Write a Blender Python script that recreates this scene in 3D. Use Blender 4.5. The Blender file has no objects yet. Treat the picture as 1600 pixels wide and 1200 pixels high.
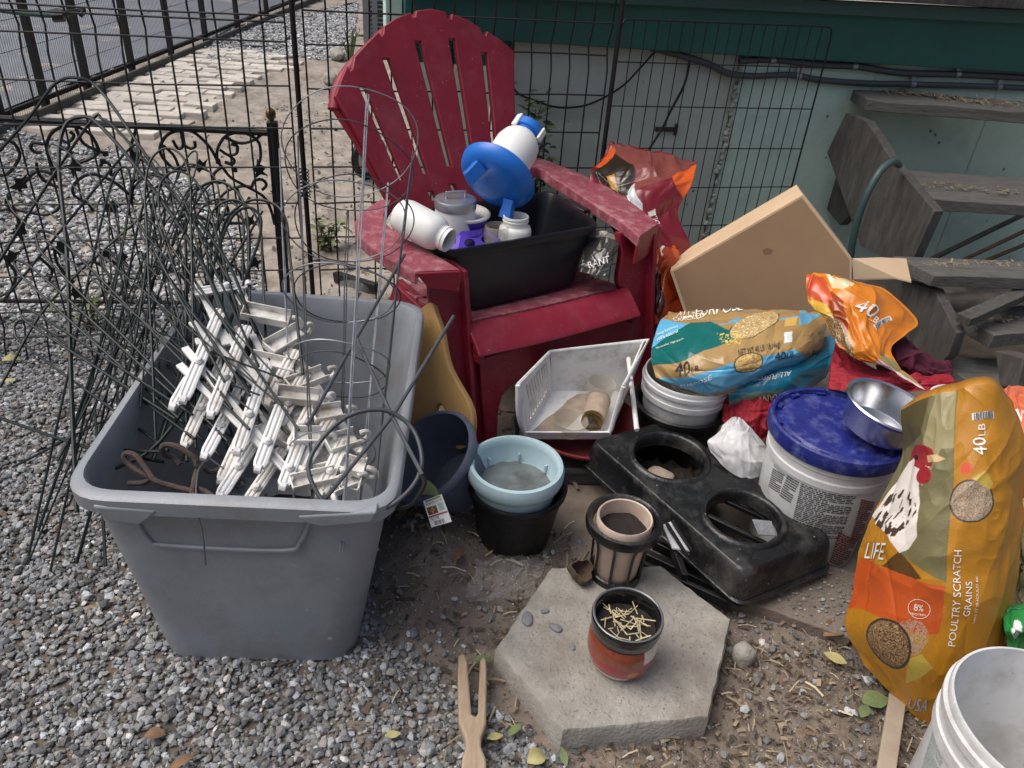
import bpy, bmesh, math, random
import numpy as np
from mathutils import Matrix, Vector
random.seed(7); RNG = np.random.default_rng(7)
SC = bpy.context.scene
COL = SC.collection

# ------------------------------------------------------------------ camera
CAMH, FPX = 1.4, 1215.0                       # eye height (m), focal length in pixels of a 1600 px wide picture
_d = np.array([642 - 800., 2540 - 600., FPX]); _d /= np.linalg.norm(_d)
_up = -_d
_fy = np.array([0, 0, 1.]) - _up[2] * _up; _fy /= np.linalg.norm(_fy)
_fx = np.cross(_fy, _up)
R = np.array([_fx, _fy, _up]); C0 = np.array([0, 0, CAMH])
cam_d = bpy.data.cameras.new('camera'); cam = bpy.data.objects.new('camera', cam_d); COL.objects.link(cam)
cam_d.sensor_width = 36; cam_d.lens = 36 * FPX / 1600; cam_d.clip_start = .05; cam_d.clip_end = 300
_m = Matrix.Identity(4)
for _i in range(3):
    _m[_i][0] = R[_i, 0]; _m[_i][1] = -R[_i, 1]; _m[_i][2] = -R[_i, 2]; _m[_i][3] = C0[_i]
cam.matrix_world = _m
SC.camera = cam

# ------------------------------------------------------------------ light
SUN_EL, SUN_AZ = math.radians(60), math.radians(-98)      # azimuth measured from +Y (ahead) towards +X (right)
w = bpy.data.worlds.new('World'); SC.world = w; w.use_nodes = True
nt = w.node_tree; bg = nt.nodes['Background']
sky = nt.nodes.new('ShaderNodeTexSky'); sky.sky_type = 'NISHITA'; sky.sun_disc = False
sky.sun_elevation = SUN_EL; sky.sun_rotation = SUN_AZ; sky.air_density = 1.0; sky.dust_density = 8.0; sky.ozone_density = 1.0
nt.links.new(sky.outputs[0], bg.inputs[0]); bg.inputs[1].default_value = .09
sl = bpy.data.lights.new('sun', 'SUN'); sl.energy = 1.3; sl.angle = math.radians(50); sl.color = (1, .99, .98)
so = bpy.data.objects.new('sun', sl); COL.objects.link(so)
_sd = Vector((math.sin(SUN_AZ) * math.cos(SUN_EL), math.cos(SUN_AZ) * math.cos(SUN_EL), math.sin(SUN_EL)))
so.rotation_euler = _sd.to_track_quat('Z', 'Y').to_euler()
SC.view_settings.view_transform = 'Standard'; SC.view_settings.look = 'None'
SC.view_settings.exposure = 0.52; SC.view_settings.gamma = 1; SC.view_settings.use_curve_mapping = False

# ------------------------------------------------------------------ geometry helpers
def ray(px, py): return R @ np.array([(px - 800.) / FPX, (py - 600.) / FPX, 1.])      # depth 1 along the view axis
def P(px, py, z=0.):
    r = ray(px, py); return C0 + r * ((z - CAMH) / r[2])
def PD(px, py, d): return C0 + ray(px, py) * d
def PN(px, py, p0, n):
    r = ray(px, py); n = np.asarray(n, float); return C0 + r * ((np.asarray(p0) - C0) @ n / (r @ n))
WA = math.radians(15)
WE = np.array([math.cos(WA), math.sin(WA), 0]); WN = np.array([-math.sin(WA), math.cos(WA), 0])   # along / out of the house wall line
def PO(px, py, out): return PN(px, py, WN * out, WN)
def AO(al, out, z): return WE * al + WN * out + np.array([0, 0, z])
UP = np.array([0, 0, 1.])
def unit(v): v = np.asarray(v, float); return v / np.linalg.norm(v)

_TAB = np.random.default_rng(3).random(4096)
def vnoise(*xs):
    xs = [np.asarray(x, float) for x in xs]; n = len(xs)
    fl = [np.floor(x).astype(np.int64) for x in xs]; fr = [x - f for x, f in zip(xs, fl)]
    fr = [t * t * (3 - 2 * t) for t in fr]; out = 0
    pr = (73856093, 19349663, 83492791)
    for k in range(2 ** n):
        h = 0; wt = 1
        for i in range(n):
            b = (k >> i) & 1
            h = h ^ ((fl[i] + b) * pr[i]); wt = wt * (fr[i] if b else 1 - fr[i])
        out = out + wt * _TAB[(h ^ (h >> 7)) & 4095]
    return out
def fbm(*xs, o=4):
    s = 0; a = .5
    for k in range(o): s = s + a * vnoise(*[np.asarray(x) * 2 ** k + 17.3 * k for x in xs]); a *= .5
    return s / (1 - .5 ** o)
def sst(a, b, x):
    t = np.clip((x - a) / (b - a), 0, 1); return t * t * (3 - 2 * t)
def zg(x, y):
    x = np.asarray(x, float); y = np.asarray(y, float)
    out = -x * math.sin(WA) + y * math.cos(WA)
    z = .04 * np.exp(-((x - .1) ** 2 + (y - 2.15) ** 2) / .09)
    z = z + .07 * np.exp(-(((x + .17) / .10) ** 2 + ((y - 1.42) / .2) ** 2))
    z = z - .09 * sst(2.15, 2.65, out) * sst(-.4, -.9, x) * sst(4.2, 3.0, out)
    z = z + (fbm(x * 9 + 3, y * 9, o=3) - .5) * .05 * sst(2.6, 3.2, out)
    z = z + (fbm(x * 5, y * 5, o=3) - .5) * .022 + (fbm(x * 23, y * 23, o=2) - .5) * .010
    return z
def Z(x, y): return float(zg(x, y))
def PG(px, py, dz=0.):
    p = P(px, py, 0)
    for _ in range(4): p = P(px, py, Z(p[0], p[1]) + dz)
    return p

def cr(pts, n=8, closed=False):
    p = [np.asarray(q, float) for q in pts]; N = len(p); out = []
    if N < 3 and not closed: return [p[0] + (p[1] - p[0]) * t for t in np.linspace(0, 1, n + 1)]
    for i in range(N if closed else N - 1):
        if closed: a, b, c, d = p[i - 1], p[i], p[(i + 1) % N], p[(i + 2) % N]
        else: a = p[i - 1] if i else 2 * p[0] - p[1]; b = p[i]; c = p[i + 1]; d = p[i + 2] if i + 2 < N else 2 * p[-1] - p[-2]
        for k in range(n):
            t = k / n
            out.append(.5 * (2 * b + (c - a) * t + (2 * a - 5 * b + 4 * c - d) * t * t + (3 * b - a - 3 * c + d) * t ** 3))
    if not closed: out.append(p[-1])
    return out

class MB:
    def __init__(s): s.v = []; s.f = []
    def add(s, vs, fs):
        o = len(s.v); s.v += [tuple(map(float, q)) for q in vs]; s.f += [tuple(i + o for i in f) for f in fs]; return s
    def tube(s, pts, r, seg=8, closed=False, cap=True):
        p = [np.asarray(q, float) for q in pts]; N = len(p)
        rs = r if hasattr(r, '__len__') else [r] * N
        tg = []
        for i in range(N):
            a = p[i - 1] if (i or closed) else p[0]; b = p[(i + 1) % N] if (i < N - 1 or closed) else p[-1]
            tg.append(unit(b - a) if np.linalg.norm(b - a) > 1e-9 else np.array([0, 0, 1.]))
        nrm = np.cross(tg[0], [0.13, .27, .95])
        if np.linalg.norm(nrm) < .1: nrm = np.cross(tg[0], [1, 0, 0.])
        vs = []
        for i in range(N):
            nrm = unit(nrm - tg[i] * (nrm @ tg[i])); bi = np.cross(tg[i], nrm)
            for k in range(seg):
                a = 2 * math.pi * k / seg; vs.append(p[i] + rs[i] * (math.cos(a) * nrm + math.sin(a) * bi))
        fs = []
        for i in range(N if closed else N - 1):
            j = (i + 1) % N
            for k in range(seg): fs.append((i * seg + k, i * seg + (k + 1) % seg, j * seg + (k + 1) % seg, j * seg + k))
        if cap and not closed: fs.append(tuple(range(seg))[::-1]); fs.append(tuple((N - 1) * seg + k for k in range(seg)))
        return s.add(vs, fs)
    def box(s, c, hx, hy, hz):            # centre + three half-axis vectors
        c, hx, hy, hz = map(np.asarray, (c, hx, hy, hz)); vs = []
        for k in (-1, 1):
            for i, j in ((-1, -1), (1, -1), (1, 1), (-1, 1)): vs.append(c + i * hx + j * hy + k * hz)
        return s.add(vs, [(3, 2, 1, 0), (4, 5, 6, 7), (0, 1, 5, 4), (1, 2, 6, 5), (2, 3, 7, 6), (3, 0, 4, 7)])
    def bar(s, a, b, wid, th, up=UP):     # flat bar a->b; wid across, th along 'up'
        a, b = np.asarray(a, float), np.asarray(b, float); d = b - a; L = np.linalg.norm(d); d = d / L
        sd = unit(np.cross(d, up)); u2 = np.cross(sd, d)
        return s.box((a + b) / 2, d * L / 2, sd * wid / 2, u2 * th / 2)
    def prism(s, poly, ext):              # polygon of 3-D points extruded by ext
        n = len(poly); e = np.asarray(ext, float); vs = [np.asarray(q, float) for q in poly]; vs = vs + [q + e for q in vs]
        fs = [tuple(range(n))[::-1], tuple(range(n, 2 * n))] + [(i, (i + 1) % n, n + (i + 1) % n, n + i) for i in range(n)]
        return s.add(vs, fs)
    def lathe(s, prof, c=(0, 0, 0), ax=UP, seg=48, wob=None, closed=False):
        ax = unit(ax); c = np.asarray(c, float)
        x = np.cross(ax, [0.3, .9, .1]); x = unit(x); y = np.cross(ax, x); vs = []; n = len(prof)
        for r, h in prof:
            for k in range(seg):
                a = 2 * math.pi * k / seg; rr = r * (1 + (wob(a, h) if wob else 0))
                vs.append(c + ax * h + rr * (math.cos(a) * x + math.sin(a) * y))
        fs = []
        for i in range(n if closed else n - 1):
            j = (i + 1) % n
            for k in range(seg): fs.append((i * seg + k, i * seg + (k + 1) % seg, j * seg + (k + 1) % seg, j * seg + k))
        if closed: return s.add(vs, fs)
        if prof[0][0] > 0: fs.append(tuple(range(seg))[::-1])
        if prof[-1][0] > 0: fs.append(tuple((n - 1) * seg + k for k in range(seg)))
        return s.add(vs, fs)
    def loft(s, rings, cap0=True, cap1=True):
        n = len(rings[0]); vs = [q for r in rings for q in r]; fs = []
        for i in range(len(rings) - 1):
            for k in range(n): fs.append((i * n + k, i * n + (k + 1) % n, (i + 1) * n + (k + 1) % n, (i + 1) * n + k))
        if cap0: fs.append(tuple(range(n))[::-1])
        if cap1: fs.append(tuple((len(rings) - 1) * n + k for k in range(n)))
        return s.add(vs, fs)
    def build(s, name, mat, parent=None, bev=0, sharp=40, weld=False, segs=2):
        me = bpy.data.meshes.new(name); me.from_pydata(s.v, [], s.f); me.update()
        if mat: me.materials.append(mat)
        bm = bmesh.new(); bm.from_mesh(me)
        if weld: bmesh.ops.remove_doubles(bm, verts=bm.verts, dist=1e-5)
        bmesh.ops.recalc_face_normals(bm, faces=bm.faces); bm.to_mesh(me); bm.free()
        return finish(name, me, parent, bev, sharp, segs)
def finish(name, me, parent=None, bev=0, sharp=40, segs=2):
    me.polygons.foreach_set('use_smooth', [True] * len(me.polygons))
    if sharp < 180: me.set_sharp_from_angle(angle=math.radians(sharp))
    o = bpy.data.objects.new(name, me); COL.objects.link(o)
    if parent: o.parent = parent; o.matrix_parent_inverse = parent.matrix_basis.inverted()
    if bev:
        b = o.modifiers.new('bevel', 'BEVEL'); b.width = bev; b.segments = segs; b.limit_method = 'ANGLE'; b.angle_limit = math.radians(35)
        b.harden_normals = False
    return o
def tag(o, label, cat, group=None, kind=None):
    if label: o['label'] = label
    if cat: o['category'] = cat
    if group: o['group'] = group
    if kind: o['kind'] = kind
    return o
def thing(name, loc, label, cat, group=None):
    o = bpy.data.objects.new(name, None); COL.objects.link(o); o.location = tuple(map(float, loc)); o.empty_display_size = .1
    return tag(o, label, cat, group)
def struct(o, label=None): o['kind'] = 'structure'; return o
def shape2d(outlines, ext, bev=0, res=4):       # filled 2-D outline with holes -> (verts, faces), z in [-ext, ext]
    cu = bpy.data.curves.new('t', 'CURVE'); cu.dimensions = '2D'; cu.fill_mode = 'BOTH'; cu.extrude = max(ext - bev, 0); cu.bevel_depth = bev; cu.bevel_resolution = 2
    if bev: cu.offset = -bev
    for ol in outlines:
        sp = cu.splines.new('POLY'); sp.points.add(len(ol) - 1)
        for q, p in zip(sp.points, ol): q.co = (float(p[0]), float(p[1]), 0, 1)
        sp.use_cyclic_u = True
    ob = bpy.data.objects.new('t', cu); COL.objects.link(ob)
    dg = bpy.context.evaluated_depsgraph_get(); me = ob.evaluated_get(dg).to_mesh()
    vs = [tuple(v.co) for v in me.vertices]; fs = [tuple(f.vertices) for f in me.polygons]
    ob.evaluated_get(dg).to_mesh_clear(); bpy.data.objects.remove(ob); bpy.data.curves.remove(cu)
    return vs, fs
_TXT = {}
def text_geo(s):
    if s in _TXT: return _TXT[s]
    cu = bpy.data.curves.new('t', 'FONT'); cu.body = s; cu.resolution_u = 3
    ob = bpy.data.objects.new('t', cu); COL.objects.link(ob)
    dg = bpy.context.evaluated_depsgraph_get(); me = ob.evaluated_get(dg).to_mesh()
    v = np.array([tuple(q.co) for q in me.vertices])[:, :2]; f = [tuple(q.vertices) for q in me.polygons]
    ob.evaluated_get(dg).to_mesh_clear(); bpy.data.objects.remove(ob); bpy.data.curves.remove(cu)
    v[:, 0] -= v[:, 0].min(); v[:, 0] /= max(v[:, 0].max(), 1e-6); v[:, 1] /= .69
    _TXT[s] = (v, f); return _TXT[s]
def frame(c, x, y):
    x = unit(x); z = unit(np.cross(x, y)); y = np.cross(z, x); c = np.asarray(c, float)
    return lambda q: c + x * q[0] + y * q[1] + z * q[2]
def hx(a, n, r): return [(r * math.cos(2 * math.pi * k / n + a), r * math.sin(2 * math.pi * k / n + a)) for k in range(n)]
def rrect(w, h, r, n=6):
    o = []
    for cx, cy, a0 in ((w - r, h - r, 0), (-w + r, h - r, 90), (-w + r, -h + r, 180), (w - r, -h + r, 270)):
        for k in range(n + 1):
            a = math.radians(a0 + 90 * k / n); o.append((cx + r * math.cos(a), cy + r * math.sin(a)))
    return o

# ------------------------------------------------------------------ materials
def lin(c): return tuple(((v / 255) / 12.92 if v / 255 <= .04045 else ((v / 255 + .055) / 1.055) ** 2.4) for v in c)
def node(nt, t, **k):
    n = nt.nodes.new(t)
    for a, b in k.items(): setattr(n, a, b)
    return n
MATS = {}
def mat(name, rgb, rough=.6, var=.18, scale=9., bump=.15, bscale=60., dirt=None, damt=.5, dscale=4., metal=0., spec=.5, stretch=None, attr=None, alpha=1., trans=0., coat=0., speck=None):
    """rgb 0-255 sRGB of the thing's own colour; var mottles it; dirt = second colour in patches; speck = small spots; stretch scales the noise per axis."""
    m = bpy.data.materials.new(name); m.use_nodes = True; nt = m.node_tree; b = nt.nodes['Principled BSDF']; L = nt.links.new
    tc = node(nt, 'ShaderNodeTexCoord'); vec = tc.outputs['Object']
    if stretch:
        mp = node(nt, 'ShaderNodeMapping'); mp.inputs['Scale'].default_value = stretch; L(vec, mp.inputs[0]); vec = mp.outputs[0]
    n1 = node(nt, 'ShaderNodeTexNoise'); n1.inputs['Scale'].default_value = scale; n1.inputs['Detail'].default_value = 6; n1.inputs['Roughness'].default_value = .65; L(vec, n1.inputs[0])
    if attr:
        at = node(nt, 'ShaderNodeVertexColor', layer_name=attr); base = at.outputs[0]
    else:
        rg = node(nt, 'ShaderNodeRGB'); rg.outputs[0].default_value = (*lin(rgb), 1); base = rg.outputs[0]
    mx = node(nt, 'ShaderNodeMix', data_type='RGBA', blend_type='MULTIPLY'); mx.inputs[0].default_value = 1
    cr_ = node(nt, 'ShaderNodeMapRange'); cr_.inputs[1].default_value = .3; cr_.inputs[2].default_value = .7; cr_.inputs[3].default_value = 1 - var; cr_.inputs[4].default_value = 1 + var
    L(n1.outputs[0], cr_.inputs[0]); L(base, mx.inputs[6]); L(cr_.outputs[0], mx.inputs[7]); colr = mx.outputs[2]
    if dirt:
        n2 = node(nt, 'ShaderNodeTexNoise'); n2.inputs['Scale'].default_value = dscale; n2.inputs['Detail'].default_value = 8; n2.inputs['Roughness'].default_value = .7; L(vec, n2.inputs[0])
        r2 = node(nt, 'ShaderNodeMapRange'); r2.inputs[1].default_value = .48; r2.inputs[2].default_value = .72; r2.inputs[3].default_value = 0; r2.inputs[4].default_value = damt
        L(n2.outputs[0], r2.inputs[0]); m2 = node(nt, 'ShaderNodeMix', data_type='RGBA'); m2.inputs[7].default_value = (*lin(dirt), 1)
        L(r2.outputs[0], m2.inputs[0]); L(colr, m2.inputs[6]); colr = m2.outputs[2]
    if speck:
        sc_, srgb, amt = speck
        vo = node(nt, 'ShaderNodeTexVoronoi'); vo.inputs['Scale'].default_value = sc_; L(vec, vo.inputs[0])
        r3 = node(nt, 'ShaderNodeMapRange'); r3.inputs[1].default_value = .12; r3.inputs[2].default_value = .06; r3.inputs[3].default_value = 0; r3.inputs[4].default_value = amt; L(vo.outputs['Distance'], r3.inputs[0])
        n3 = node(nt, 'ShaderNodeTexNoise'); n3.inputs['Scale'].default_value = sc_ * .31; L(vec, n3.inputs[0])
        r4 = node(nt, 'ShaderNodeMapRange'); r4.inputs[1].default_value = .52; r4.inputs[2].default_value = .6; L(n3.outputs[0], r4.inputs[0])
        mm = node(nt, 'ShaderNodeMath', operation='MULTIPLY'); L(r3.outputs[0], mm.inputs[0]); L(r4.outputs[0], mm.inputs[1])
        m3 = node(nt, 'ShaderNodeMix', data_type='RGBA'); m3.inputs[7].default_value = (*lin(srgb), 1); L(mm.outputs[0], m3.inputs[0]); L(colr, m3.inputs[6]); colr = m3.outputs[2]
    L(colr, b.inputs['Base Color'])
    rr = node(nt, 'ShaderNodeMapRange'); rr.inputs[3].default_value = max(rough - .12, .05); rr.inputs[4].default_value = min(rough + .15, 1); L(n1.outputs[0], rr.inputs[0]); L(rr.outputs[0], b.inputs['Roughness'])
    b.inputs['Metallic'].default_value = metal; b.inputs['Specular IOR Level'].default_value = spec; b.inputs['Alpha'].default_value = alpha
    b.inputs['Transmission Weight'].default_value = trans; b.inputs['Coat Weight'].default_value = coat
    if bump:
        nb = node(nt, 'ShaderNodeTexNoise'); nb.inputs['Scale'].default_value = bscale; nb.inputs['Detail'].default_value = 4; L(vec, nb.inputs[0])
        bp = node(nt, 'ShaderNodeBump'); bp.inputs['Strength'].default_value = bump; bp.inputs['Distance'].default_value = .004; L(nb.outputs[0], bp.inputs['Height']); L(bp.outputs[0], b.inputs['Normal'])
    MATS[name] = m; return m

DUST = (150, 140, 128)
M_red = mat('red_plastic', (128, 19, 42), .48, .14, 6, .12, 180, dirt=(150, 96, 104), damt=.26, dscale=9, speck=(55, (190, 160, 160), .5))
M_arm = mat('dusty_red_plastic', (140, 66, 80), .62, .16, 30, .15, 200, dirt=(184, 148, 150), damt=.8, dscale=26, speck=(70, (206, 180, 180), .6))
M_tote = mat('grey_tote_plastic', (136, 142, 149), .4, .12, 4, .15, 220, dirt=(112, 106, 98), damt=.65, dscale=6, speck=(17, (186, 188, 190), .8))
M_black = mat('black_plastic', (15, 16, 19), .4, .25, 12, .2, 120, dirt=(70, 70, 70), damt=.25, dscale=8, speck=(60, (130, 128, 122), .5))
M_tray = mat('dusty_black_plastic', (17, 18, 21), .33, .3, 10, .5, 90, dirt=(112, 110, 106), damt=.4, dscale=9, speck=(45, (150, 146, 138), .7))
M_tub = mat('navy_black_plastic', (15, 18, 26), .38, .2, 9, .1, 200, dirt=(60, 62, 66), damt=.2)
M_wire = mat('black_coated_wire', (14, 15, 17), .5, .2, 20, 0)
M_iron = mat('black_iron', (12, 12, 14), .55, .25, 30, .2, 150, dirt=(58, 52, 46), damt=.25)
M_green_stake = mat('green_coated_stake', (13, 28, 30), .45, .25, 30, .1, 200, dirt=(40, 56, 56), damt=.3, dscale=14, spec=.35)
M_galv = mat('galvanised_wire', (150, 154, 160), .4, .2, 30, 0, metal=.6)
M_greywire = mat('dark_grey_wire', (62, 66, 72), .45, .2, 30, .1, 200)
M_rust = mat('rusty_iron', (62, 50, 46), .8, .35, 60, .5, 200, dirt=(110, 84, 66), damt=.4)
M_white = mat('white_plastic', (222, 223, 223), .42, .05, 8, .06, 150, dirt=(140, 124, 100), damt=.65, dscale=12, speck=(70, (96, 80, 62), .5))
M_whitedirty = mat('stained_white_plastic', (220, 219, 214), .5, .08, 12, .1, 150, dirt=(128, 106, 80), damt=.9, dscale=11, speck=(60, (90, 70, 52), .6))
M_bucket = mat('white_bucket_plastic', (206, 208, 209), .4, .06, 6, .08, 120, dirt=(128, 120, 112), damt=.6, dscale=7, speck=(42, (70, 66, 62), .7))
M_cream = mat('translucent_white_plastic', (226, 228, 226), .35, .04, 8, .05, 100, dirt=(196, 190, 170), damt=.3)
M_blue = mat('blue_plastic', (28, 108, 200), .34, .08, 8, .06, 140)
M_lidblue = mat('dark_blue_lid', (25, 36, 114), .46, .3, 30, .3, 120, dirt=(104, 114, 160), damt=.75, dscale=26)
M_purple = mat('purple_plastic', (98, 70, 190), .36, .1, 9, .08, 120)
M_lightblue = mat('pale_blue_plastic', (172, 198, 206), .4, .05, 8, .06, 150, dirt=(130, 146, 148), damt=.25)
M_slate = mat('slate_blue_plastic', (84, 92, 110), .45, .12, 9, .1, 150, dirt=(116, 118, 122), damt=.3)
M_pinkpot = mat('pinkish_clay_plastic', (198, 178, 164), .5, .1, 12, .1, 120, dirt=(120, 100, 84), damt=.4, dscale=9)
M_soil = mat('dark_soil', (32, 27, 24), .95, .5, 40, 1.0, 60)
M_wetsoil = mat('grey_silt', (104, 112, 112), .5, .25, 22, .6, 50, dirt=(56, 60, 60), damt=.8, dscale=9)
M_steel = mat('stainless_steel', (200, 202, 206), .22, .08, 12, .04, 60, metal=1.)
M_alu = mat('brushed_metal', (176, 180, 186), .34, .08, 25, .1, 80, metal=.85)
M_card = mat('cardboard', (204, 178, 146), .85, .05, 6, .1, 120, dirt=(150, 124, 94), damt=.2)
M_cardface = mat('brown_cardboard', (156, 128, 100), .85, .05, 5, .08, 140, dirt=(120, 96, 72), damt=.2)
M_wood = mat('weathered_wood', (98, 97, 94), .9, .45, 4, .9, 12, stretch=(3, 46, 46), dirt=(76, 70, 64), damt=.85, dscale=2.2)
M_wooddark = mat('old_dark_wood', (76, 75, 73), .9, .45, 3, .8, 12, stretch=(14, 14, 3), dirt=(70, 64, 59), damt=.85, dscale=1.6)
M_pin = mat('clothespin_wood', (164, 144, 122), .75, .14, 5, .25, 30, stretch=(30, 4, 4), dirt=(126, 104, 84), damt=.5, dscale=4)
M_stick = mat('bleached_wood', (158, 146, 130), .85, .12, 6, .3, 40, dirt=(120, 100, 84), damt=.5)
M_conc = mat('concrete', (150, 147, 140), .92, .2, 16, .9, 130, dirt=(118, 110, 100), damt=.9, dscale=5, speck=(150, (190, 184, 172), .35))
M_teal = mat('teal_paint', (36, 98, 90), .55, .14, 3, .15, 60, dirt=(22, 56, 56), damt=.4, dscale=2.5)
M_wall = mat('pale_green_paint', (188, 214, 202), .7, .14, 3, .5, 30, dirt=(132, 144, 136), damt=.7, dscale=3.0, speck=(13, (46, 52, 50), .9))
M_wallgrey = mat('greyish_green_paint', (184, 194, 186), .7, .1, 3, .5, 30, dirt=(146, 152, 142), damt=.6, dscale=3, speck=(15, (60, 64, 62), .8))
M_caulk = mat('rough_caulk', (170, 178, 168), .9, .3, 30, 1., 60, dirt=(60, 62, 58), damt=.8, dscale=18)
M_conduit = mat('grey_conduit', (70, 76, 80), .5, .1, 8, .1, 120, dirt=(52, 56, 58), damt=.4)
M_hose = mat('green_hose', (52, 78, 76), .45, .12, 12, .1, 140, dirt=(96, 108, 104), damt=.35)
M_gold = mat('brass', (120, 98, 62), .4, .25, 40, .2, 100, metal=.9)
M_yellow = mat('ochre_plastic', (184, 146, 92), .55, .12, 9, .1, 100, dirt=(112, 80, 42), damt=.5, dscale=8)
M_glass = mat('dusty_glass', (190, 184, 170), .2, .1, 14, 0, alpha=.32)
M_clear = mat('clear_film', (206, 206, 204), .12, .1, 14, .6, 60, alpha=.16)
M_paver = mat('dirty_paver', (116, 106, 96), .95, .25, 14, .9, 120, dirt=(92, 82, 72), damt=.8, dscale=7)
M_dust = mat('caked_dust', (158, 142, 126), .95, .2, 30, .4, 120)
M_maroonbowl = mat('maroon_plastic', (112, 30, 36), .45, .1, 8, .1, 120, dirt=(150, 110, 104), damt=.3)
M_greybin = mat('dark_grey_plastic', (64, 66, 70), .5, .12, 8, .1, 120, dirt=(96, 92, 88), damt=.4)
M_ink = mat('black_ink', (36, 38, 42), .5, .05, 10, 0)
M_whiteink = mat('white_ink', (232, 232, 226), .45, .03, 10, 0)
M_redink = mat('dark_red_ink', (118, 40, 44), .5, .05, 10, 0)
M_tealink = mat('teal_ink', (120, 150, 146), .5, .05, 10, 0)
M_bag = mat('printed_woven_plastic', (255, 255, 255), .34, .05, 14, .25, 500, attr='Col', spec=.55, dirt=(130, 110, 80), damt=.10)
M_bagshiny = mat('printed_film', (255, 255, 255), .22, .05, 14, .2, 70, attr='Col', spec=.6)
M_netred = mat('red_mesh_cloth', (150, 20, 40), .6, .4, 60, .9, 260)
M_burg = mat('burgundy_knit', (84, 24, 48), .9, .3, 20, .9, 160, stretch=(1, 5, 1))
M_poly = mat('white_film_bag', (206, 208, 210), .4, .06, 8, .2, 40, dirt=(150, 146, 140), damt=.3)
M_leafg = mat('green_leaf', (96, 112, 74), .6, .3, 30, .3, 100, dirt=(150, 150, 80), damt=.5, dscale=20)
M_leafy = mat('yellow_leaf', (170, 162, 112), .65, .25, 30, .3, 100, dirt=(120, 128, 60), damt=.5, dscale=20)
M_leafb = mat('brown_leaf', (122, 94, 70), .75, .3, 30, .4, 100, dirt=(90, 60, 38), damt=.5, dscale=20)
M_shrub = mat('shrub_leaf', (60, 82, 46), .55, .35, 20, 0)
M_road = mat('asphalt', (112, 118, 126), .85, .16, 3, .5, 300, dirt=(104, 108, 112), damt=.4, dscale=.8, speck=(90, (150, 150, 150), .4))
M_ac = mat('grey_metal_louvre', (116, 122, 130), .5, .08, 8, .05, 100)
M_brick = mat('whitish_paver', (188, 180, 170), .9, .14, 12, .4, 120, attr='Col', dirt=(140, 126, 110), damt=.5, dscale=5)
M_straw = mat('straw', (190, 176, 142), .7, .35, 60, 0)
M_debris = mat('dry_debris', (138, 124, 102), .85, .4, 60, 0)
M_pebble = mat('grey_stone', (118, 122, 126), .85, .2, 60, .5, 160)
M_bark = mat('twig_bark', (86, 70, 58), .9, .3, 30, .4, 100)
M_mug = mat('glazed_ceramic', (255, 255, 255), .18, .1, 14, .15, 60, attr='Col', spec=.6, coat=.5)
M_tag = mat('printed_card', (236, 236, 232), .4, .03, 10, 0, attr='Col')
M_stone = mat('crushed_stone', (128, 130, 134), .85, .22, 70, .6, 240, attr='Col')
M_litter = mat('plant_litter', (120, 100, 78), .9, .2, 60, .2, 100, attr='Col')
M_paint = mat('coloured_print', (255, 255, 255), .45, .03, 10, 0, attr='Col')

# ================================================================== SETTING
def setcol(me, cols, name='Col'):
    a = me.color_attributes.new(name, 'FLOAT_COLOR', 'POINT'); c = np.ones((len(me.vertices), 4)); c[:, :3] = cols; a.data.foreach_set('color', c.ravel())
def mesh_np(name, V, F, mat, cols=None, parent=None, sharp=180, smooth=True):
    me = bpy.data.meshes.new(name); V = np.asarray(V, float); F = np.asarray(F, int); k = F.shape[1]
    me.vertices.add(len(V)); me.vertices.foreach_set('co', V.ravel()); me.loops.add(F.size); me.loops.foreach_set('vertex_index', F.ravel().astype(np.int32))
    me.polygons.add(len(F)); me.polygons.foreach_set('loop_start', np.arange(0, F.size, k, dtype=np.int32)); me.update(calc_edges=True); me.validate()
    if mat: me.materials.append(mat)
    if cols is not None: setcol(me, cols)
    me.polygons.foreach_set('use_smooth', [smooth] * len(me.polygons))
    if smooth and sharp < 180: me.set_sharp_from_angle(angle=math.radians(sharp))
    o = bpy.data.objects.new(name, me); COL.objects.link(o)
    if parent: o.parent = parent; o.matrix_parent_inverse = parent.matrix_basis.inverted()
    return o
def gridF(nv, nu, off=0):
    i = np.arange(nv - 1)[:, None] * nu + np.arange(nu - 1)[None]; i = i.ravel() + off
    return np.stack([i, i + 1, i + nu + 1, i + nu], 1)

xs = np.concatenate([np.linspace(-90, -8, 12)[:-1], np.linspace(-8, -3, 40)[:-1], np.linspace(-3, 2.6, 250)[:-1], np.linspace(2.6, 6, 20)[:-1], np.linspace(6, 90, 10)])
ys = np.concatenate([np.linspace(-30, .2, 10)[:-1], np.linspace(.2, 3.4, 170)[:-1], np.linspace(3.4, 13, 120)[:-1], np.linspace(13, 130, 14)])
gx, gy = np.meshgrid(xs, ys)
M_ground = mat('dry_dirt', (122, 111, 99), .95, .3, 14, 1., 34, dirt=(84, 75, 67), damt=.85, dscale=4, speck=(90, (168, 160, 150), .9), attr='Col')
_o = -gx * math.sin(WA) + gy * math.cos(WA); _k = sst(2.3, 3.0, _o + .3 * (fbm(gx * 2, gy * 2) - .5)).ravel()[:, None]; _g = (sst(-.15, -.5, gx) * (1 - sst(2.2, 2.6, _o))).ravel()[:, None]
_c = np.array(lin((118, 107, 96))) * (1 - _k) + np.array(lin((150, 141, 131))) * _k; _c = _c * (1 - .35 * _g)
g = mesh_np('ground', np.stack([gx.ravel(), gy.ravel(), zg(gx, gy).ravel()], 1), gridF(len(ys), len(xs)), M_ground, _c); struct(g)

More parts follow.
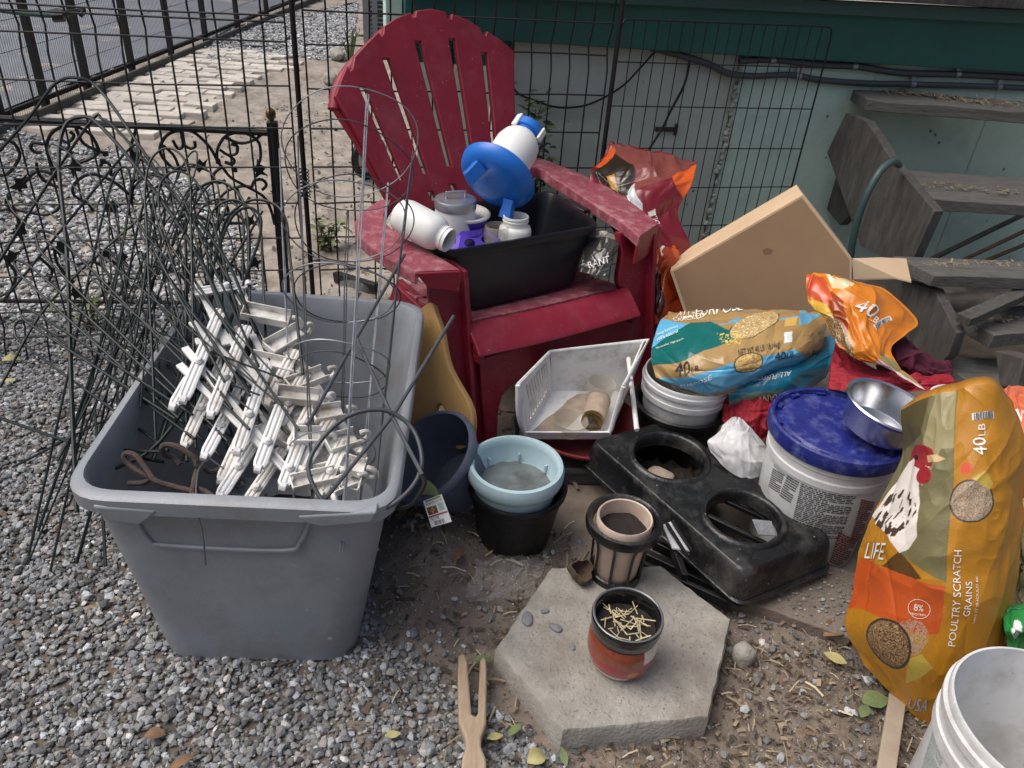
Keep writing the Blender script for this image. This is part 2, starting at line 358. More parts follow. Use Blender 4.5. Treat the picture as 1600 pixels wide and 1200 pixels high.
# asphalt road beyond the picket fence
m = MB(); ya = np.linspace(-4, 60, 40)
rv = []
for y in ya: rv += [(-30, y, .012), (-3.42 - .02 * math.sin(y * 1.3), y, .012)]
m.add(rv, [(2 * i, 2 * i + 1, 2 * i + 3, 2 * i + 2) for i in range(len(ya) - 1)])
struct(m.build('road', M_road))

# crushed stone: many small angular stones, one object
def ico():
    p = (1 + 5 ** .5) / 2
    v = np.array([(-1, p, 0), (1, p, 0), (-1, -p, 0), (1, -p, 0), (0, -1, p), (0, 1, p), (0, -1, -p), (0, 1, -p), (p, 0, -1), (p, 0, 1), (-p, 0, -1), (-p, 0, 1)]) / math.hypot(1, p)
    f = np.array([(0, 11, 5), (0, 5, 1), (0, 1, 7), (0, 7, 10), (0, 10, 11), (1, 5, 9), (5, 11, 4), (11, 10, 2), (10, 7, 6), (7, 1, 8), (3, 9, 4), (3, 4, 2), (3, 2, 6), (3, 6, 8), (3, 8, 9), (4, 9, 5), (2, 4, 11), (6, 2, 10), (8, 6, 7), (9, 8, 1)])
    return v, f
IV, IF = ico()
_rv = np.random.default_rng(11)
VARS = []
for k in range(24):
    v = IV * _rv.uniform(.72, 1.18, (12, 1)) + _rv.normal(0, .1, (12, 3)); q = _rv.normal(size=(3, 3)); q, _ = np.linalg.qr(q); v = v @ q
    v = v * np.array([1, _rv.uniform(.6, .95), _rv.uniform(.42, .7)]); VARS.append(v)
VARS = np.array(VARS)
def inpoly(x, y, poly):
    inside = np.zeros(np.shape(x), bool); n = len(poly)
    for i in range(n):
        x1, y1 = poly[i][:2]; x2, y2 = poly[(i + 1) % n][:2]
        if y1 == y2: continue
        c = ((y1 > y) != (y2 > y)) & (x < (x2 - x1) * (y - y1) / (y2 - y1) + x1); inside ^= c
    return inside
def scatter(poly, n, smin, smax, seed, dens=None):
    r = np.random.default_rng(seed); poly = np.array(poly); lo = poly.min(0); hi = poly.max(0); A = []
    x = r.uniform(lo[0], hi[0], n); y = r.uniform(lo[1], hi[1], n); k = inpoly(x, y, poly)
    if dens is not None: k &= r.random(n) < dens(x, y)
    x, y = x[k], y[k]; s = smin + (smax - smin) * r.random(len(x)) ** 1.8
    return x, y, s
def wpoly(px): return [PG(a, b)[:2] for a, b in px]
def stones(name, sets, seed=5, lift=.22, med=.20):
    r = np.random.default_rng(seed); X = np.concatenate([a[0] for a in sets]); Y = np.concatenate([a[1] for a in sets]); S = np.concatenate([a[2] for a in sets]); n = len(X)
    vv = VARS[r.integers(0, len(VARS), n)]; a = r.uniform(0, 2 * np.pi, n); ca, sa = np.cos(a), np.sin(a)
    tl = r.normal(0, .35, n); ct, st = np.cos(tl), np.sin(tl)
    x, y, z = vv[..., 0], vv[..., 1], vv[..., 2]
    y2 = y * ct[:, None] - z * st[:, None]; z2 = y * st[:, None] + z * ct[:, None]
    x3 = x * ca[:, None] - y2 * sa[:, None]; y3 = x * sa[:, None] + y2 * ca[:, None]
    h = S[:, None] * .5
    V = np.stack([X[:, None] + x3 * h, Y[:, None] + y3 * h, zg(X, Y)[:, None] + S[:, None] * (lift + r.uniform(-.1, .25, (n, 1))) + z2 * h], -1).reshape(-1, 3)
    F = (IF[None] + (np.arange(n) * 12)[:, None, None]).reshape(-1, 3)
    val = np.clip(np.exp(r.normal(math.log(med), .46, n)), .05, .62); t = r.random(n)
    tint = np.where(t[:, None] < .55, [.94, 1., 1.05], np.where(t[:, None] < .8, [1.03, 1., .95], [1., 1., 1.]))
    c = np.repeat(val[:, None] * tint, 12, 0)
    o = mesh_np(name, V, F, M_stone, c, smooth=False); o['kind'] = 'stuff'; return o
polyA = wpoly([(-420, 470), (0, 470), (430, 480), (450, 640), (600, 1000), (640, 1010), (720, 1080), (800, 1120), (880, 1190), (960, 1330), (-500, 1330)])
polyB = wpoly([(-500, 175), (-60, 175), (60, 215), (190, 235), (330, 300), (400, 380), (420, 470), (400, 500), (-500, 500)])
polyC = wpoly([(560, 6), (320, 52), (322, 100), (412, 96), (470, 90), (548, 96), (556, 40)])
polyD = wpoly([(600, 760), (1150, 900), (1480, 1010), (1480, 1330), (850, 1330), (700, 1100), (560, 1030)])
polyE = wpoly([(500, 120), (1100, 300), (1100, 700), (620, 820), (420, 420)])
toteq = [P(300, 1000, 0)[:2], P(530, 1000, 0)[:2], P(530, 1000, 0)[:2] + np.array([-.07, .6]), P(300, 1000, 0)[:2] + np.array([-.07, .6])]
nott = lambda x, y: (~inpoly(x, y, toteq)).astype(float)
polyF = wpoly([(420, 150), (560, 110), (760, 300), (760, 420), (430, 470), (400, 330), (250, 230)])
fade = lambda x, y: np.clip(.35 + fbm(x * 4, y * 4, o=3), 0, 1)
stones('gravel', [scatter(polyA, 105000, .008, .021, 1, nott), scatter(polyA, 9000, .018, .029, 12, nott), scatter(polyD, 3600, .004, .026, 4, lambda x, y: np.clip(fbm(x * 6, y * 6, o=2) * 1.6 - .35, 0, 1)),
                  scatter(polyD, 16000, .002, .006, 6), scatter(polyE, 14000, .002, .007, 16), scatter(polyE, 2500, .006, .03, 7, lambda x, y: np.clip(fbm(x * 4, y * 4, o=2) * 2 - .9, 0, 1)),
                  scatter(polyA, 22000, .003, .010, 8, nott), scatter(polyF, 5000, .003, .022, 33, lambda x, y: np.clip(fbm(x * 5, y * 5, o=2) * 2 - .7, 0, 1))])
stones('gravel', [scatter(polyB, 42000, .014, .036, 2), scatter(polyC, 30000, .02, .045, 3)], 6, .22, .36)  # paler than the near stones: open-sky light put into their colour

# plant litter: chips, bark shreds, straw bits
def litter(name, poly, n, seed, lmin=.006, lmax=.035, cols=((84, 70, 58), (104, 88, 74), (66, 56, 48), (150, 134, 108), (120, 106, 92), (92, 82, 74))):
    r = np.random.default_rng(seed); x, y, s = scatter(poly, n, lmin, lmax, seed); n = len(x); a = r.uniform(0, 2 * np.pi, n); wd = s * r.uniform(.08, .45, n) * (.25 if name == 'straw_litter' else 1); tz = r.normal(0, .18, n)
    V = []; z = zg(x, y) + .004 + r.random(n) * .006
    dx, dy = np.cos(a), np.sin(a)
    V = np.empty((n, 6, 3)); k = 0
    for t, lift in ((-.5, 0), (0, .12), (.5, 0)):
        for sd in (-1, 1):
            V[:, k, 0] = x + dx * s * t - dy * wd * .5 * sd; V[:, k, 1] = y + dy * s * t + dx * wd * .5 * sd; V[:, k, 2] = z + s * t * tz + lift * s + sd * wd * .15; k += 1
    F = np.concatenate([np.array([[0, 1, 3, 2], [2, 3, 5, 4]])[None] + (np.arange(n) * 6)[:, None, None]]).reshape(-1, 4)
    cc = np.array([lin(c) for c in cols])[r.integers(0, len(cols), n)] * r.uniform(.6, 1.15, (n, 1))
    o = mesh_np(name, V.reshape(-1, 3), F, M_litter, np.repeat(cc, 6, 0)); o['kind'] = 'stuff'
    tag(o, None, None); return o
litter('plant_litter', wpoly([(1120, 1010), (1340, 1000), (1480, 1120), (1480, 1330), (850, 1330), (900, 1180), (1110, 1140)]), 4200, 21, .004, .02)
litter('bark_litter', wpoly([(640, 780), (1130, 880), (1340, 1010), (880, 1200), (560, 1080)]), 1600, 22, .005, .025)
litter('yard_litter', wpoly([(430, 160), (1100, 300), (1100, 700), (640, 820), (420, 480)]), 3000, 23, .008, .045)
litter('gravel_litter', polyA, 1100, 24, .006, .03)
litter('straw_litter', wpoly([(700, 760), (1130, 880), (1480, 1080), (1480, 1330), (850, 1330), (560, 1080)]), 420, 26, .02, .06, ((176, 160, 128), (150, 136, 110), (190, 178, 150)))

# brick path
r_ = random.Random(4)
pc = [P(*q, 0) for q in ((120, 212), (242, 194), (402, 112), (330, 84))]
V = []; F = []; CC = []
p0 = np.array([-3.02, 4.75, 0]); px_, py_ = np.array([.995, .05, 0]), np.array([-.03, 1, 0])
for j in range(27):
    for i in range(4 + (1 if j in (20, 21, 22, 23) else 0)):
        c = p0 + px_ * (i * .205 + (.1 if j % 2 else 0) + r_.uniform(-.008, .008)) + py_ * (j * .108 + r_.uniform(-.005, .005)); a = r_.gauss(0, .03)
        X = px_ * math.cos(a) + py_ * math.sin(a); Y = -px_ * math.sin(a) + py_ * math.cos(a); z = Z(c[0], c[1]) + .012 + r_.uniform(-.004, .006); tl = r_.gauss(0, .02)
        o_ = len(V); val = r_.uniform(.75, 1.08)
        for (sx, sy, dz, k) in ((-1, -1, 0, 1), (1, -1, 0, 1), (1, 1, 0, 1), (-1, 1, 0, 1), (-1, -1, .006, .97), (1, -1, .006, .97), (1, 1, .006, .97), (-1, 1, .006, .97), (0, 0, -.04, 0)):
            if k == 0: continue
            q = c + X * sx * .101 * k + Y * sy * .053 * k; q[2] = z + dz + sx * tl * .05
            V.append(q); CC.append(np.array(lin((204, 198, 188))) * val)
        F += [tuple(o_ + t for t in f) for f in ((4, 5, 6, 7), (0, 1, 5, 4), (1, 2, 6, 5), (2, 3, 7, 6), (3, 0, 4, 7))]
        for k in range(4):
            V.append(V[o_ + k] - np.array([0, 0, .05])); CC.append(CC[-1])
        F += [tuple(o_ + t for t in f) for f in ((8, 9, 1, 0), (9, 10, 2, 1), (10, 11, 3, 2), (11, 8, 0, 3))]
struct(mesh_np('path', V, F, M_brick, CC, smooth=False))

# ------------------------------------------------------------------ picket fence by the road
pf = thing('picket_fence', (-3.2, 6, 0), 'tall black metal picket fence with fine wire mesh beside the asphalt road', 'fence')
xf = -3.22
posts = [3.3, 3.62, 3.95, 4.25, 4.72, 5.2, 5.75, 6.45, 7.2, 8.0, 8.9, 9.9, 11, 12.2, 13.5]
for k, y in enumerate(posts):
    MB().box((xf, y, .6), (.022, 0, 0), (0, .022, 0), (0, 0, .68)).build('post', M_iron, pf, bev=.002)
m = MB()
for k in range(430):
    y = 3.1 + k * .024; m.tube([(xf + .024, y, -.03), (xf + .024, y, 1.24)], .0016, 3, cap=False)
for z in np.arange(.06, 1.25, .17): m.tube([(xf + .023, 3.05, z), (xf + .023, 13.5, z)], .002, 4, cap=False)
m.build('wire_mesh', M_wire, pf)
m = MB()
for z in (.07, 1.2): m.box((xf + .008, 8.3, z), (.01, 0, 0), (0, 5.3, 0), (0, 0, .015))
m.build('rail', M_iron, pf)
m = MB().box((xf + .1, 8, .025), (.012, 0, 0), (0, 4.9, 0), (0, 0, .035))
tag(m.build('edging_board', M_wooddark, bev=.003), 'long weathered board edging the foot of the picket fence', 'edging board')
gc = [PD(-30, 12, 3.6), PD(30, 20, 3.65), PD(80, 24, 3.7), PD(122, 18, 3.75), PD(130, 14, 3.76)]
t = tag(MB().tube(cr(gc, 6), .011, 8).build('bungee_cord', M_hose), 'pale green cord stretched along the wire fence near the top', 'cord')
MB().tube([PD(82, 25, 3.69), PD(100, 24, 3.7)], .028, 8).tube(cr([PD(95, 22, 3.7), PD(118, 18, 3.74), PD(131, 16, 3.75), PD(124, 25, 3.75)], 5), .013, 6).build('hook', M_black, t)

# ------------------------------------------------------------------ wire fence
FO = 2.68
def fpt(al, z, kink=0.): return AO(al, FO + kink, z)
pp1, pp2 = PO(470, 200, FO), PO(955, 130, FO); a1, a2 = pp1 @ WE, pp2 @ WE
def kink(z):
    k = 0.
    for zc in (.99,): k += .03 * max(0, 1 - abs(z - zc) / .06)
    if z < .02: k -= .07 * min(1, (.02 - z) / .09)
    return k
hz = [PO(100, y, FO)[2] for y in (10, 20, 54, 126, 195, 261, 319, 376, 430, 485, 520, 548)]
def wire_panel(name, lo, hi, zlo, zs, sp, label, grp, r=.0031, ztop=1.26):
    t = thing(name, fpt((lo + hi) / 2, 0), label, 'wire fence', grp); m = MB(); rr = random.Random(int(lo * 100))
    n = int(round((hi - lo) / sp))
    zz = sorted(set([ztop, 1.06, .99, .92, .5, .02, -.03, zlo]))
    for k in range(n + 1):
        al = lo + (hi - lo) * k / n; wob = rr.gauss(0, .0025)
        m.tube([fpt(al + wob * (z - .5), z, kink(z)) for z in zz], r, 6, cap=False)
    for z in zs:
        m.tube([fpt(lo + (hi - lo) * q / 6, z + rr.gauss(0, .0015), kink(z) - .004) for q in range(7)], r, 6, cap=False)
    m.build('wire_grid', M_wire, t); return t
wire_panel('wire_fence', -2.6, a1 - .025, -.13, hz + [1.2], .068, 'black wire grid fence panel standing before the scrolled iron panel', 'black wire fence panels')
hz2 = [PO(900, y, FO)[2] for y in (85, 148, 206)]; dz = hz2[1] - hz2[2]
wire_panel('wire_fence', a1 + .03, a2 - .02, -.02, [hz2[0] + .1, hz2[0]] + [hz2[1] - dz * k for k in range(0, 6)] + [1.2], .068, 'black wire grid fence panel behind the red chair', 'black wire fence panels')
for k, (al, lb) in enumerate(((a1, 'slim black fence post left of the red chair with coiled wire ties'), (a2, 'slim black fence post standing right behind the torn red feed bag'))):
    t = tag(MB().tube([fpt(al, -.12, -.01), fpt(al, 1.26, -.01)], .0085, 10).build('fence_post', M_iron), lb, 'fence post', 'slim black fence posts')
    if k == 0:
        m = MB(); zc = PO(478, 285, FO)[2]
        m.tube([fpt(al, zc - .05 + .1 * q / 60, -.01) + WE * .016 * math.cos(q * .9) + WN * .016 * math.sin(q * .9) for q in range(61)], .002, 5)
        m.build('wire_tie', M_wire, t)
# panel with rounded corner, leaning by the house wall
t = thing('wire_fence', fpt(a2 + .4, 0), 'black wire mesh panel with a rounded upper corner leaning before the pale green wall', 'wire panel', 'black wire fence panels')
q1, q2 = PO(985, 30, FO + .03), PO(1303, 42, FO + .03); lo, hi = a2 + .02, q2 @ WE; ztp = q2[2]; ztl = q1[2]
m = MB(); cpt = lambda al, z: AO(al, FO + .03, z); zt = lambda al: ztl + (ztp - ztl) * (al - q1 @ WE) / (hi - q1 @ WE)
m.tube([cpt(lo, -.02), cpt(lo, ztl - .03)] + cr([cpt(lo, ztl - .03), cpt(lo + .01, ztl - .005), cpt(lo + .035, ztl)], 4)[1:] + cr([cpt(hi - .035, ztp), cpt(hi - .01, ztp - .006), cpt(hi, ztp - .035)], 4) + [cpt(hi, -.02)], .0033, 8)
n = int((hi - lo) / .0445)
for k in range(1, n): al = lo + (hi - lo) * k / n; m.tube([cpt(al, 0), cpt(al, zt(al))], .0019, 5, cap=False)
for y in (103, 169, 232, 292, 350, 405): z = PO(1200, y, FO + .03)[2]; m.tube([cpt(lo, z - .004), cpt(hi, z)], .0021, 5, cap=False)
m.build('wire_grid', M_wire, t)

# ------------------------------------------------------------------ scrolled iron panel
gp = P(448, 470, -.04)
def SP(px, py): return PN(px, py, gp, WN)
t = thing('scroll_panel', gp, 'low black iron garden panel of scrolls and leaf shapes with brass post finial', 'garden panel')
pt_ = MB().box((SP(448, 480) + SP(425, 190)) / 2, WE * .019, WN * .019, (SP(425, 190) - SP(448, 480)) / 2).build('post', M_iron, t, bev=.001)
fb = SP(423, 178); MB().lathe([(0, -.012), (.012, -.012), (.012, -.004), (.007, .002), (.016, .014), (.0185, .026), (.015, .038), (.006, .045), (0, .048)], fb - UP * .025, UP, 20).build('finial', M_gold, pt_)
m = MB(); m.tube([SP(-160, 178), SP(0, 185), SP(425, 208)], .0115, 8); m.tube([SP(-160, 468), SP(0, 470), SP(446, 474)], .008, 8); m.build('rail', M_iron, t)
sc5 = lambda L: [(x * .1625, 160 + y * .1625) for x, y in L]; sc6 = lambda L: [(200 + x * .1625, 180 + y * .1625) for x, y in L]; sc4 = lambda L: [(x * .35, 400 + y * .35) for x, y in L]
scr = [sc6(L) for L in ([(860, 440), (780, 300), (640, 170), (520, 140), (380, 190), (310, 300), (330, 400), (420, 500), (500, 530), (600, 520)], [(340, 290), (440, 390), (490, 520), (470, 610)],
    [(860, 440), (860, 330), (930, 210), (1060, 165), (1180, 195), (1260, 270), (1275, 400), (1250, 480)], [(940, 220), (1080, 270), (1210, 240), (1290, 180)], [(880, 330), (960, 380), (1040, 370), (1050, 300), (990, 275)],
    [(960, 380), (1020, 430), (1000, 470), (930, 450)], [(510, 150), (530, 290), (480, 320), (430, 240)], [(540, 290), (600, 320), (645, 300), (640, 250)], [(900, 490), (990, 600), (1130, 680), (1300, 780), (1370, 900), (1410, 1050)],
    [(1200, 690), (1080, 685), (940, 740), (860, 850), (880, 960), (960, 1030), (1100, 1040)], [(900, 800), (960, 900), (960, 1020)], [(900, 500), (830, 560), (830, 630), (880, 650), (935, 625)], [(1190, 690), (1220, 630), (1290, 620), (1330, 670), (1290, 720)],
    [(1050, 710), (1080, 820), (1010, 830)], [(1080, 820), (1130, 840), (1170, 790)], [(500, 980), (620, 960), (760, 1010), (830, 1080)], [(860, 440), (900, 500)])]
scr += [sc5(L) for L in ([(560, 720), (480, 560), (450, 430), (480, 320), (560, 250), (700, 230), (850, 290), (940, 430), (930, 500), (850, 550), (740, 590)], [(730, 250), (800, 390), (950, 470), (1030, 490)], [(570, 360), (660, 380), (710, 320), (670, 280)],
    [(660, 390), (660, 450), (590, 450)], [(430, 400), (320, 390), (300, 440), (340, 480), (400, 480)], [(1310, 250), (1260, 420), (1260, 500)], [(230, 780), (300, 700), (380, 660), (500, 690), (570, 760)], [(350, 580), (370, 680), (450, 770), (600, 830)],
    [(900, 1050), (840, 970), (720, 900), (700, 820), (760, 740), (880, 690), (1050, 740), (1180, 830), (1290, 930)], [(960, 620), (1000, 570), (1060, 610), (1070, 700), (1140, 650)], [(1280, 900), (1260, 820), (1300, 750), (1430, 690), (1530, 690), (1640, 760)],
    [(0, 350), (60, 360), (140, 400), (190, 500), (150, 600), (80, 680), (0, 700), (-90, 660)], [(80, 900), (60, 980), (150, 1030), (300, 1060), (430, 1080), (540, 1040), (600, 960)], [(0, 1040), (80, 1030), (150, 1080), (190, 1170), (150, 1280)], [(0, 960), (-80, 900), (-160, 980)])]
scr += [sc4(L) for L in ([(320, 150), (380, 190), (450, 180), (490, 100), (430, 30), (330, 40)], [(170, 0), (230, 60), (220, 110)], [(0, 180), (50, 150), (70, 80), (30, 20)], [(240, -40), (260, 40), (330, 120)], [(900, 60), (980, 20), (1060, 60), (1080, 130), (1040, 180)], [(620, 120), (700, 60), (800, 80), (840, 150), (800, 190)], [(860, 20), (840, 90), (900, 150), (980, 170)], [(500, 20), (560, 80), (560, 150), (500, 190)])]
m = MB()
for L in scr: m.tube([SP(*q) for q in cr([np.array(a) for a in L], 6)], .0058, 6)
def leafshape(cx, cy, a, s=13):
    base = [(-1.2, 0), (-.35, -.22), (.1, -.9), (.55, -.45), (1.15, -.95), (.85, -.1), (1.3, .75), (.5, .4), (.05, .8), (-.35, .22)]
    ca, sa = math.cos(a), math.sin(a); return [(cx + s * (x * ca - y * sa), cy + s * (x * sa + y * ca)) for x, y in base]
for cx, cy, a, s in ((310, 260, 0, 13), (404, 262, 1.4, 13), (386, 347, -.2, 12), (120, 257, 2.5, 15), (209, 243, 1.2, 13), (33, 285, 2.2, 15), (172, 323, .5, 13), (33, 357, 2.2, 14), (97, 385, 2.4, 14), (122, 460, 3.6, 12), (190, 400, 1.6, 12), (20, 400, 2.6, 14), (340, 425, .3, 11), (165, 395, .6, 11), (395, 410, .4, 11)):
    m.prism([SP(*q) for q in leafshape(cx, cy, a, s)], WN * .004)
for cx, cy in ((341, 252), (367, 165 + 100), (161, 252), (165, 240)): m.box(SP(cx, cy), WE * .008, UP * .008, WN * .007)
m.build('scrollwork', M_iron, t)

# ------------------------------------------------------------------ house: wall, beam, ledges
WO = 3.0
house = thing('house', AO(2, WO, 0), 'pale green house wall under a dark teal beam beside the stairs', 'house')
aL = PO(800, 150, WO) @ WE; aS = PO(1150, 130, WO) @ WE
def wbox(a0, a1, o0, o1, z0, z1, m=None):
    m = m or MB(); return m.box(AO((a0 + a1) / 2, (o0 + o1) / 2, (z0 + z1) / 2), WE * (a1 - a0) / 2, WN * (o1 - o0) / 2, UP * (z1 - z0) / 2)
def wgrid(a0, a1, z0, z1, out, n, mz):     # gently uneven painted board face with a real thickness behind
    m = MB(); A = np.linspace(a0, a1, n); zz = np.linspace(z0, z1, mz); vs = [AO(a, out + .006 * (fbm(a * 3, z * 3, o=2) - .5), z) for z in zz for a in A]
    fs = [tuple(f) for f in gridF(mz, n)]; m.add(vs, fs); wbox(a0, a1, out + .012, out + .1, z0, z1, m); return m
wgrid(aL, aS - .004, -.15, 1.1, WO, 30, 24).build('wall_panel', M_wallgrey, house)
_cuts = [aS + .004, aS + .62, aS + 1.24, aS + 1.85, 6.5]
for _a, _b in zip(_cuts[:-1], _cuts[1:]): wgrid(_a, _b - .003, -.15, 1.1, WO - .012, 26, 24).build('wall_panel', M_wall, house)
m = MB(); rr = random.Random(2); z = -.1
while z < .95:
    s = rr.uniform(.004, .015)
    if rr.random() < .25: z += s * 2; continue
    m.lathe([(0, -s), (s * .8, -s * .5), (s, 0), (s * .7, s * .6), (0, s)], AO(aS + rr.gauss(0, .005), WO - .012, z), unit((rr.gauss(0, 1), rr.gauss(0, 1), 1)), 7); z += s * 1.1
m.build('caulk_seam', M_caulk, house)
b0, b1 = PO(632, 55, 2.94), PO(1600, 114, 2.94); t0, t1 = PO(1040, 8, 2.94), PO(1600, 36, 2.94); k0, k1 = PO(1250, -2, 2.91), PO(1600, 15, 2.91)
def line(pA, pB, al): aA, aB = pA @ WE, pB @ WE; return pA[2] + (pB[2] - pA[2]) * (al - aA) / (aB - aA)
def strip(lowA, lowB, hiA, hiB, a0, a1, out, th, nseg=1):
    m = MB(); rings = []
    for al in (a0, a1):
        zl, zh = line(lowA, lowB, al), line(hiA, hiB, al); rings.append([AO(al, out, zl), AO(al, out + th, zl), AO(al, out + th, zh), AO(al, out, zh)])
    return m.loft(rings)
ba = b0 @ WE
strip(b0, b1, t0 + UP * .012, t1 + UP * .012, ba, 6.5, 2.94, .16).build('beam', M_teal, house, bev=.004)
M_teal2 = mat('greyed_teal_paint', (66, 104, 102), .6, .12, 4, .15, 60, dirt=(44, 74, 74), damt=.4)
strip(t0, t1, k0, k1, ba, 6.5, 2.905, .03).build('lip_board', M_teal2, house, bev=.003)
wbox(ba, 6.5, 2.83, 3.1, line(k0, k1, 2.) + .012, line(k0, k1, 2.) + .05).build('deck_board', M_wooddark, house, bev=.003)
wbox(ba, 6.5, 3.0, 3.1, line(k0, k1, 2.) + .06, 3.3).build('upper_wall', M_wall, house)
wbox(ba - .06, ba - .005, 2.97, 3.1, line(b0, b1, ba) - .02, 3.3).build('corner_board', M_wall, house)
# conduits
def conduit(L, r, clamps, label, out=WO - .03):
    pts = cr([PO(1040 + x * .35, y * .35, out) for x, y in L], 6)
    t = tag(MB().tube(pts, r, 10).build('conduit', M_conduit), label, 'conduit')
    for x, y in clamps:
        p = PO(1040 + x * .35, y * .35, out); m = MB(); prof = [p + UP * (r + .002) * math.sin(a) - WN * (r + .002) * math.cos(a) for a in np.linspace(-1.7, 1.7, 10)]
        m.loft([[q - WE * .011 for q in prof] + [q * 1 - WE * .011 + WN * .002 for q in prof[::-1]], [q + WE * .011 for q in prof] + [q + WE * .011 + WN * .002 for q in prof[::-1]]])
        m.box(p + UP * (r + .012), WE * .011, UP * .012, WN * .002); m.build('clamp', M_galv, t)
# recess behind the chair; added dark board stands in for shade under the beam
strip(b0 - UP * .10, b1 - UP * .10, b0 - UP * .004, b1 - UP * .004, ba, aL - .002, 3.02, .08).build('shade_board', M_teal, house, bev=.003)
wbox(ba + .1, aL - .002, 3.4, 3.5, -.1, line(b0, b1, ba) - .03).build('recessed_wall', M_wallgrey, house)
conduit([(330, 272), (480, 266), (700, 290), (850, 296), (1050, 325), (1300, 332), (1600, 347), (2200, 380)], .0135, ((475, 268), (840, 296), (1300, 332), (1750, 355)), 'upper grey conduit clamped along the wall just under the teal beam')
conduit([(-60, 215), (60, 245), (200, 290), (280, 328), (400, 340), (550, 334), (700, 358), (900, 372), (1100, 376), (1600, 392), (2200, 420)], .0125, ((590, 340), (1100, 376), (1485, 388)), 'lower grey conduit on the wall, bending up under the beam at its left end')
cb = lambda L, r, lb: tag(MB().tube(cr(L, 8), r, 6).build('cable', M_wire), lb, 'cable')
z2 = lambda x, y, o=WO - .02: PO(480 + x * .35, y * .35, o)
cb([z2(915, 280), z2(925, 400), z2(1020, 450), z2(1130, 480), z2(1260, 465), z2(1400, 390), z2(1490, 300), z2(1550, 235), z2(1600, 205)], .004, 'black cable sagging in a curve across the wall behind the fence')
cb([PO(1077, 92, WO - .03), PO(1076, 105, WO - .03), PO(1068, 135, WO - .04), PO(1047, 175, WO - .05), PO(1035, 200, WO - .06), PO(1011, 238, WO - .08)], .0055, 'black cable dropping from the conduit bend behind the torn red bag')
q = PO(1040, 202, WO - .006); tag(MB().box(q, WE * .045, UP * .0085, WN * .004).box(q + WE * .045, WE * .006, UP * .022, WN * .004).build('wall_bracket', M_rust, bev=.001), 'small rusty T shaped bracket on the greyish wall', 'bracket')

# ------------------------------------------------------------------ stairs
st = thing('wooden_stairs', P(1600, 600, 0), 'weathered grey wooden stairs with open treads against the teal house wall', 'stairs')
def tread(fl, bl, fr, z, th=.042, L=1.1, seed=0):
    a, b, f = P(*fl, z), P(*bl, z), P(*fr, z); d = unit(f - a); a2_, b2_ = a + d * L, b + d * L
    m = MB(); n = 14; r = random.Random(seed); rings = []
    for k in range(n + 1):
        q = k / n; A = a + (a2_ - a) * q; B = b + (b2_ - b) * q; w1 = (B - A) * r.uniform(-.012, .012); dz_ = UP * r.gauss(0, .0016)
        mid = A + (B - A) * .45
        rings.append([A + w1 + dz_, A + w1 - UP * th, B - UP * th, B, mid + (B - A) * .02, mid - UP * .008, mid - (B - A) * .015])
    m.loft(rings); return m.build('tread', M_wood, st, bev=.003, sharp=30)
tread((1357, 156), (1326, 136), (1600, 176), .82, seed=1); tread((1456, 311), (1384, 264), (1600, 320), .58, seed=2); tread((1459, 430), (1395, 400), (1600, 435), .40, seed=3)
tread((1553, 524), (1489, 487), (1600, 519), .25, .05, seed=4); tread((1519, 600), (1460, 556), (1600, 603), .10, .05, seed=5)
def stringer(L, al, th=.04):
    pl = [PN(x, y, WE * al, WE) for x, y in L]; return MB().prism(pl, WE * th).build('stringer', M_wooddark, st, bev=.002)
stringer([(1322, 176), (1354, 190), (1394, 252), (1460, 330), (1420, 420), (1345, 385), (1292, 238)], 2.08)
stringer([(1380, 428), (1459, 452), (1494, 520), (1482, 556), (1462, 572), (1400, 575)], 2.06)
stringer([(1555, 548), (1600, 560), (1590, 610), (1562, 600)], 2.12, .06)
stringer([(1300, 250), (1335, 330), (1312, 352), (1270, 300)], 2.2)
tag(MB().tube([PO(1440, 412, 2.8), PO(1600, 335, 2.9)], .012, 6).build('pole', M_wooddark), 'dark thin pole slanting behind the second stair tread', 'pole')
for k, (A, B, lb) in enumerate((((1480, 418), (1620, 352), 'brown stick leaning under the stairs, upper of two'), ((1500, 424), (1640, 366), 'brown stick leaning under the stairs, lower of two'))):
    tag(MB().tube([PO(*A, 2.7), PO(*B, 2.75)], .009, 6).build('stick', M_bark), lb, 'stick', 'sticks under the stairs')
tag(MB().bar(P(1505, 500, .3), P(1640, 440, .36), .05, .03).build('beam_offcut', M_wooddark, bev=.002), 'dark offcut of timber lying behind the fourth tread', 'timber')
hs = [PO(1405, 258, 2.45), PO(1398, 253, 2.36), PO(1385, 258, 2.33), PO(1370, 275, 2.31), PO(1352, 310, 2.3), PO(1340, 345, 2.3), PO(1331, 385, 2.3), PO(1326, 430, 2.3)]
tag(MB().tube(cr(hs, 8), .0125, 12).build('garden_hose', M_hose), 'dull green hose hanging over the stair stringer above the cardboard box', 'hose')
# debris lying on treads
def bits(name, pts, seed, n, spread, z, mt, lab, cat, lmax=.05):
    r = random.Random(seed); m = MB()
    for k in range(n):
        x, y = r.choice(pts); p = P(x + r.uniform(-spread, spread), y + r.uniform(-spread * .25, spread * .25), z) + UP * r.uniform(.003, .01); a = r.uniform(0, 6.28); L = r.uniform(.01, lmax)
        d = np.array([math.cos(a), math.sin(a), r.uniform(-.1, .4)]) * L / 2; m.bar(p - d, p + d, r.uniform(.0015, .006), .0015)
    o = m.build(name, mt); o['kind'] = 'stuff'; return o
bits('step_litter', [(1380 + 14 * k, 142 + 1.6 * k) for k in range(15)], 1, 170, 14, .82, M_debris, '', '')
bits('tread_litter', [(1400 + 16 * k, 285 + 1.5 * k) for k in range(12)] + [(1450 + 14 * k, 415) for k in range(10)], 2, 150, 16, .585, M_debris, '', '', .02)
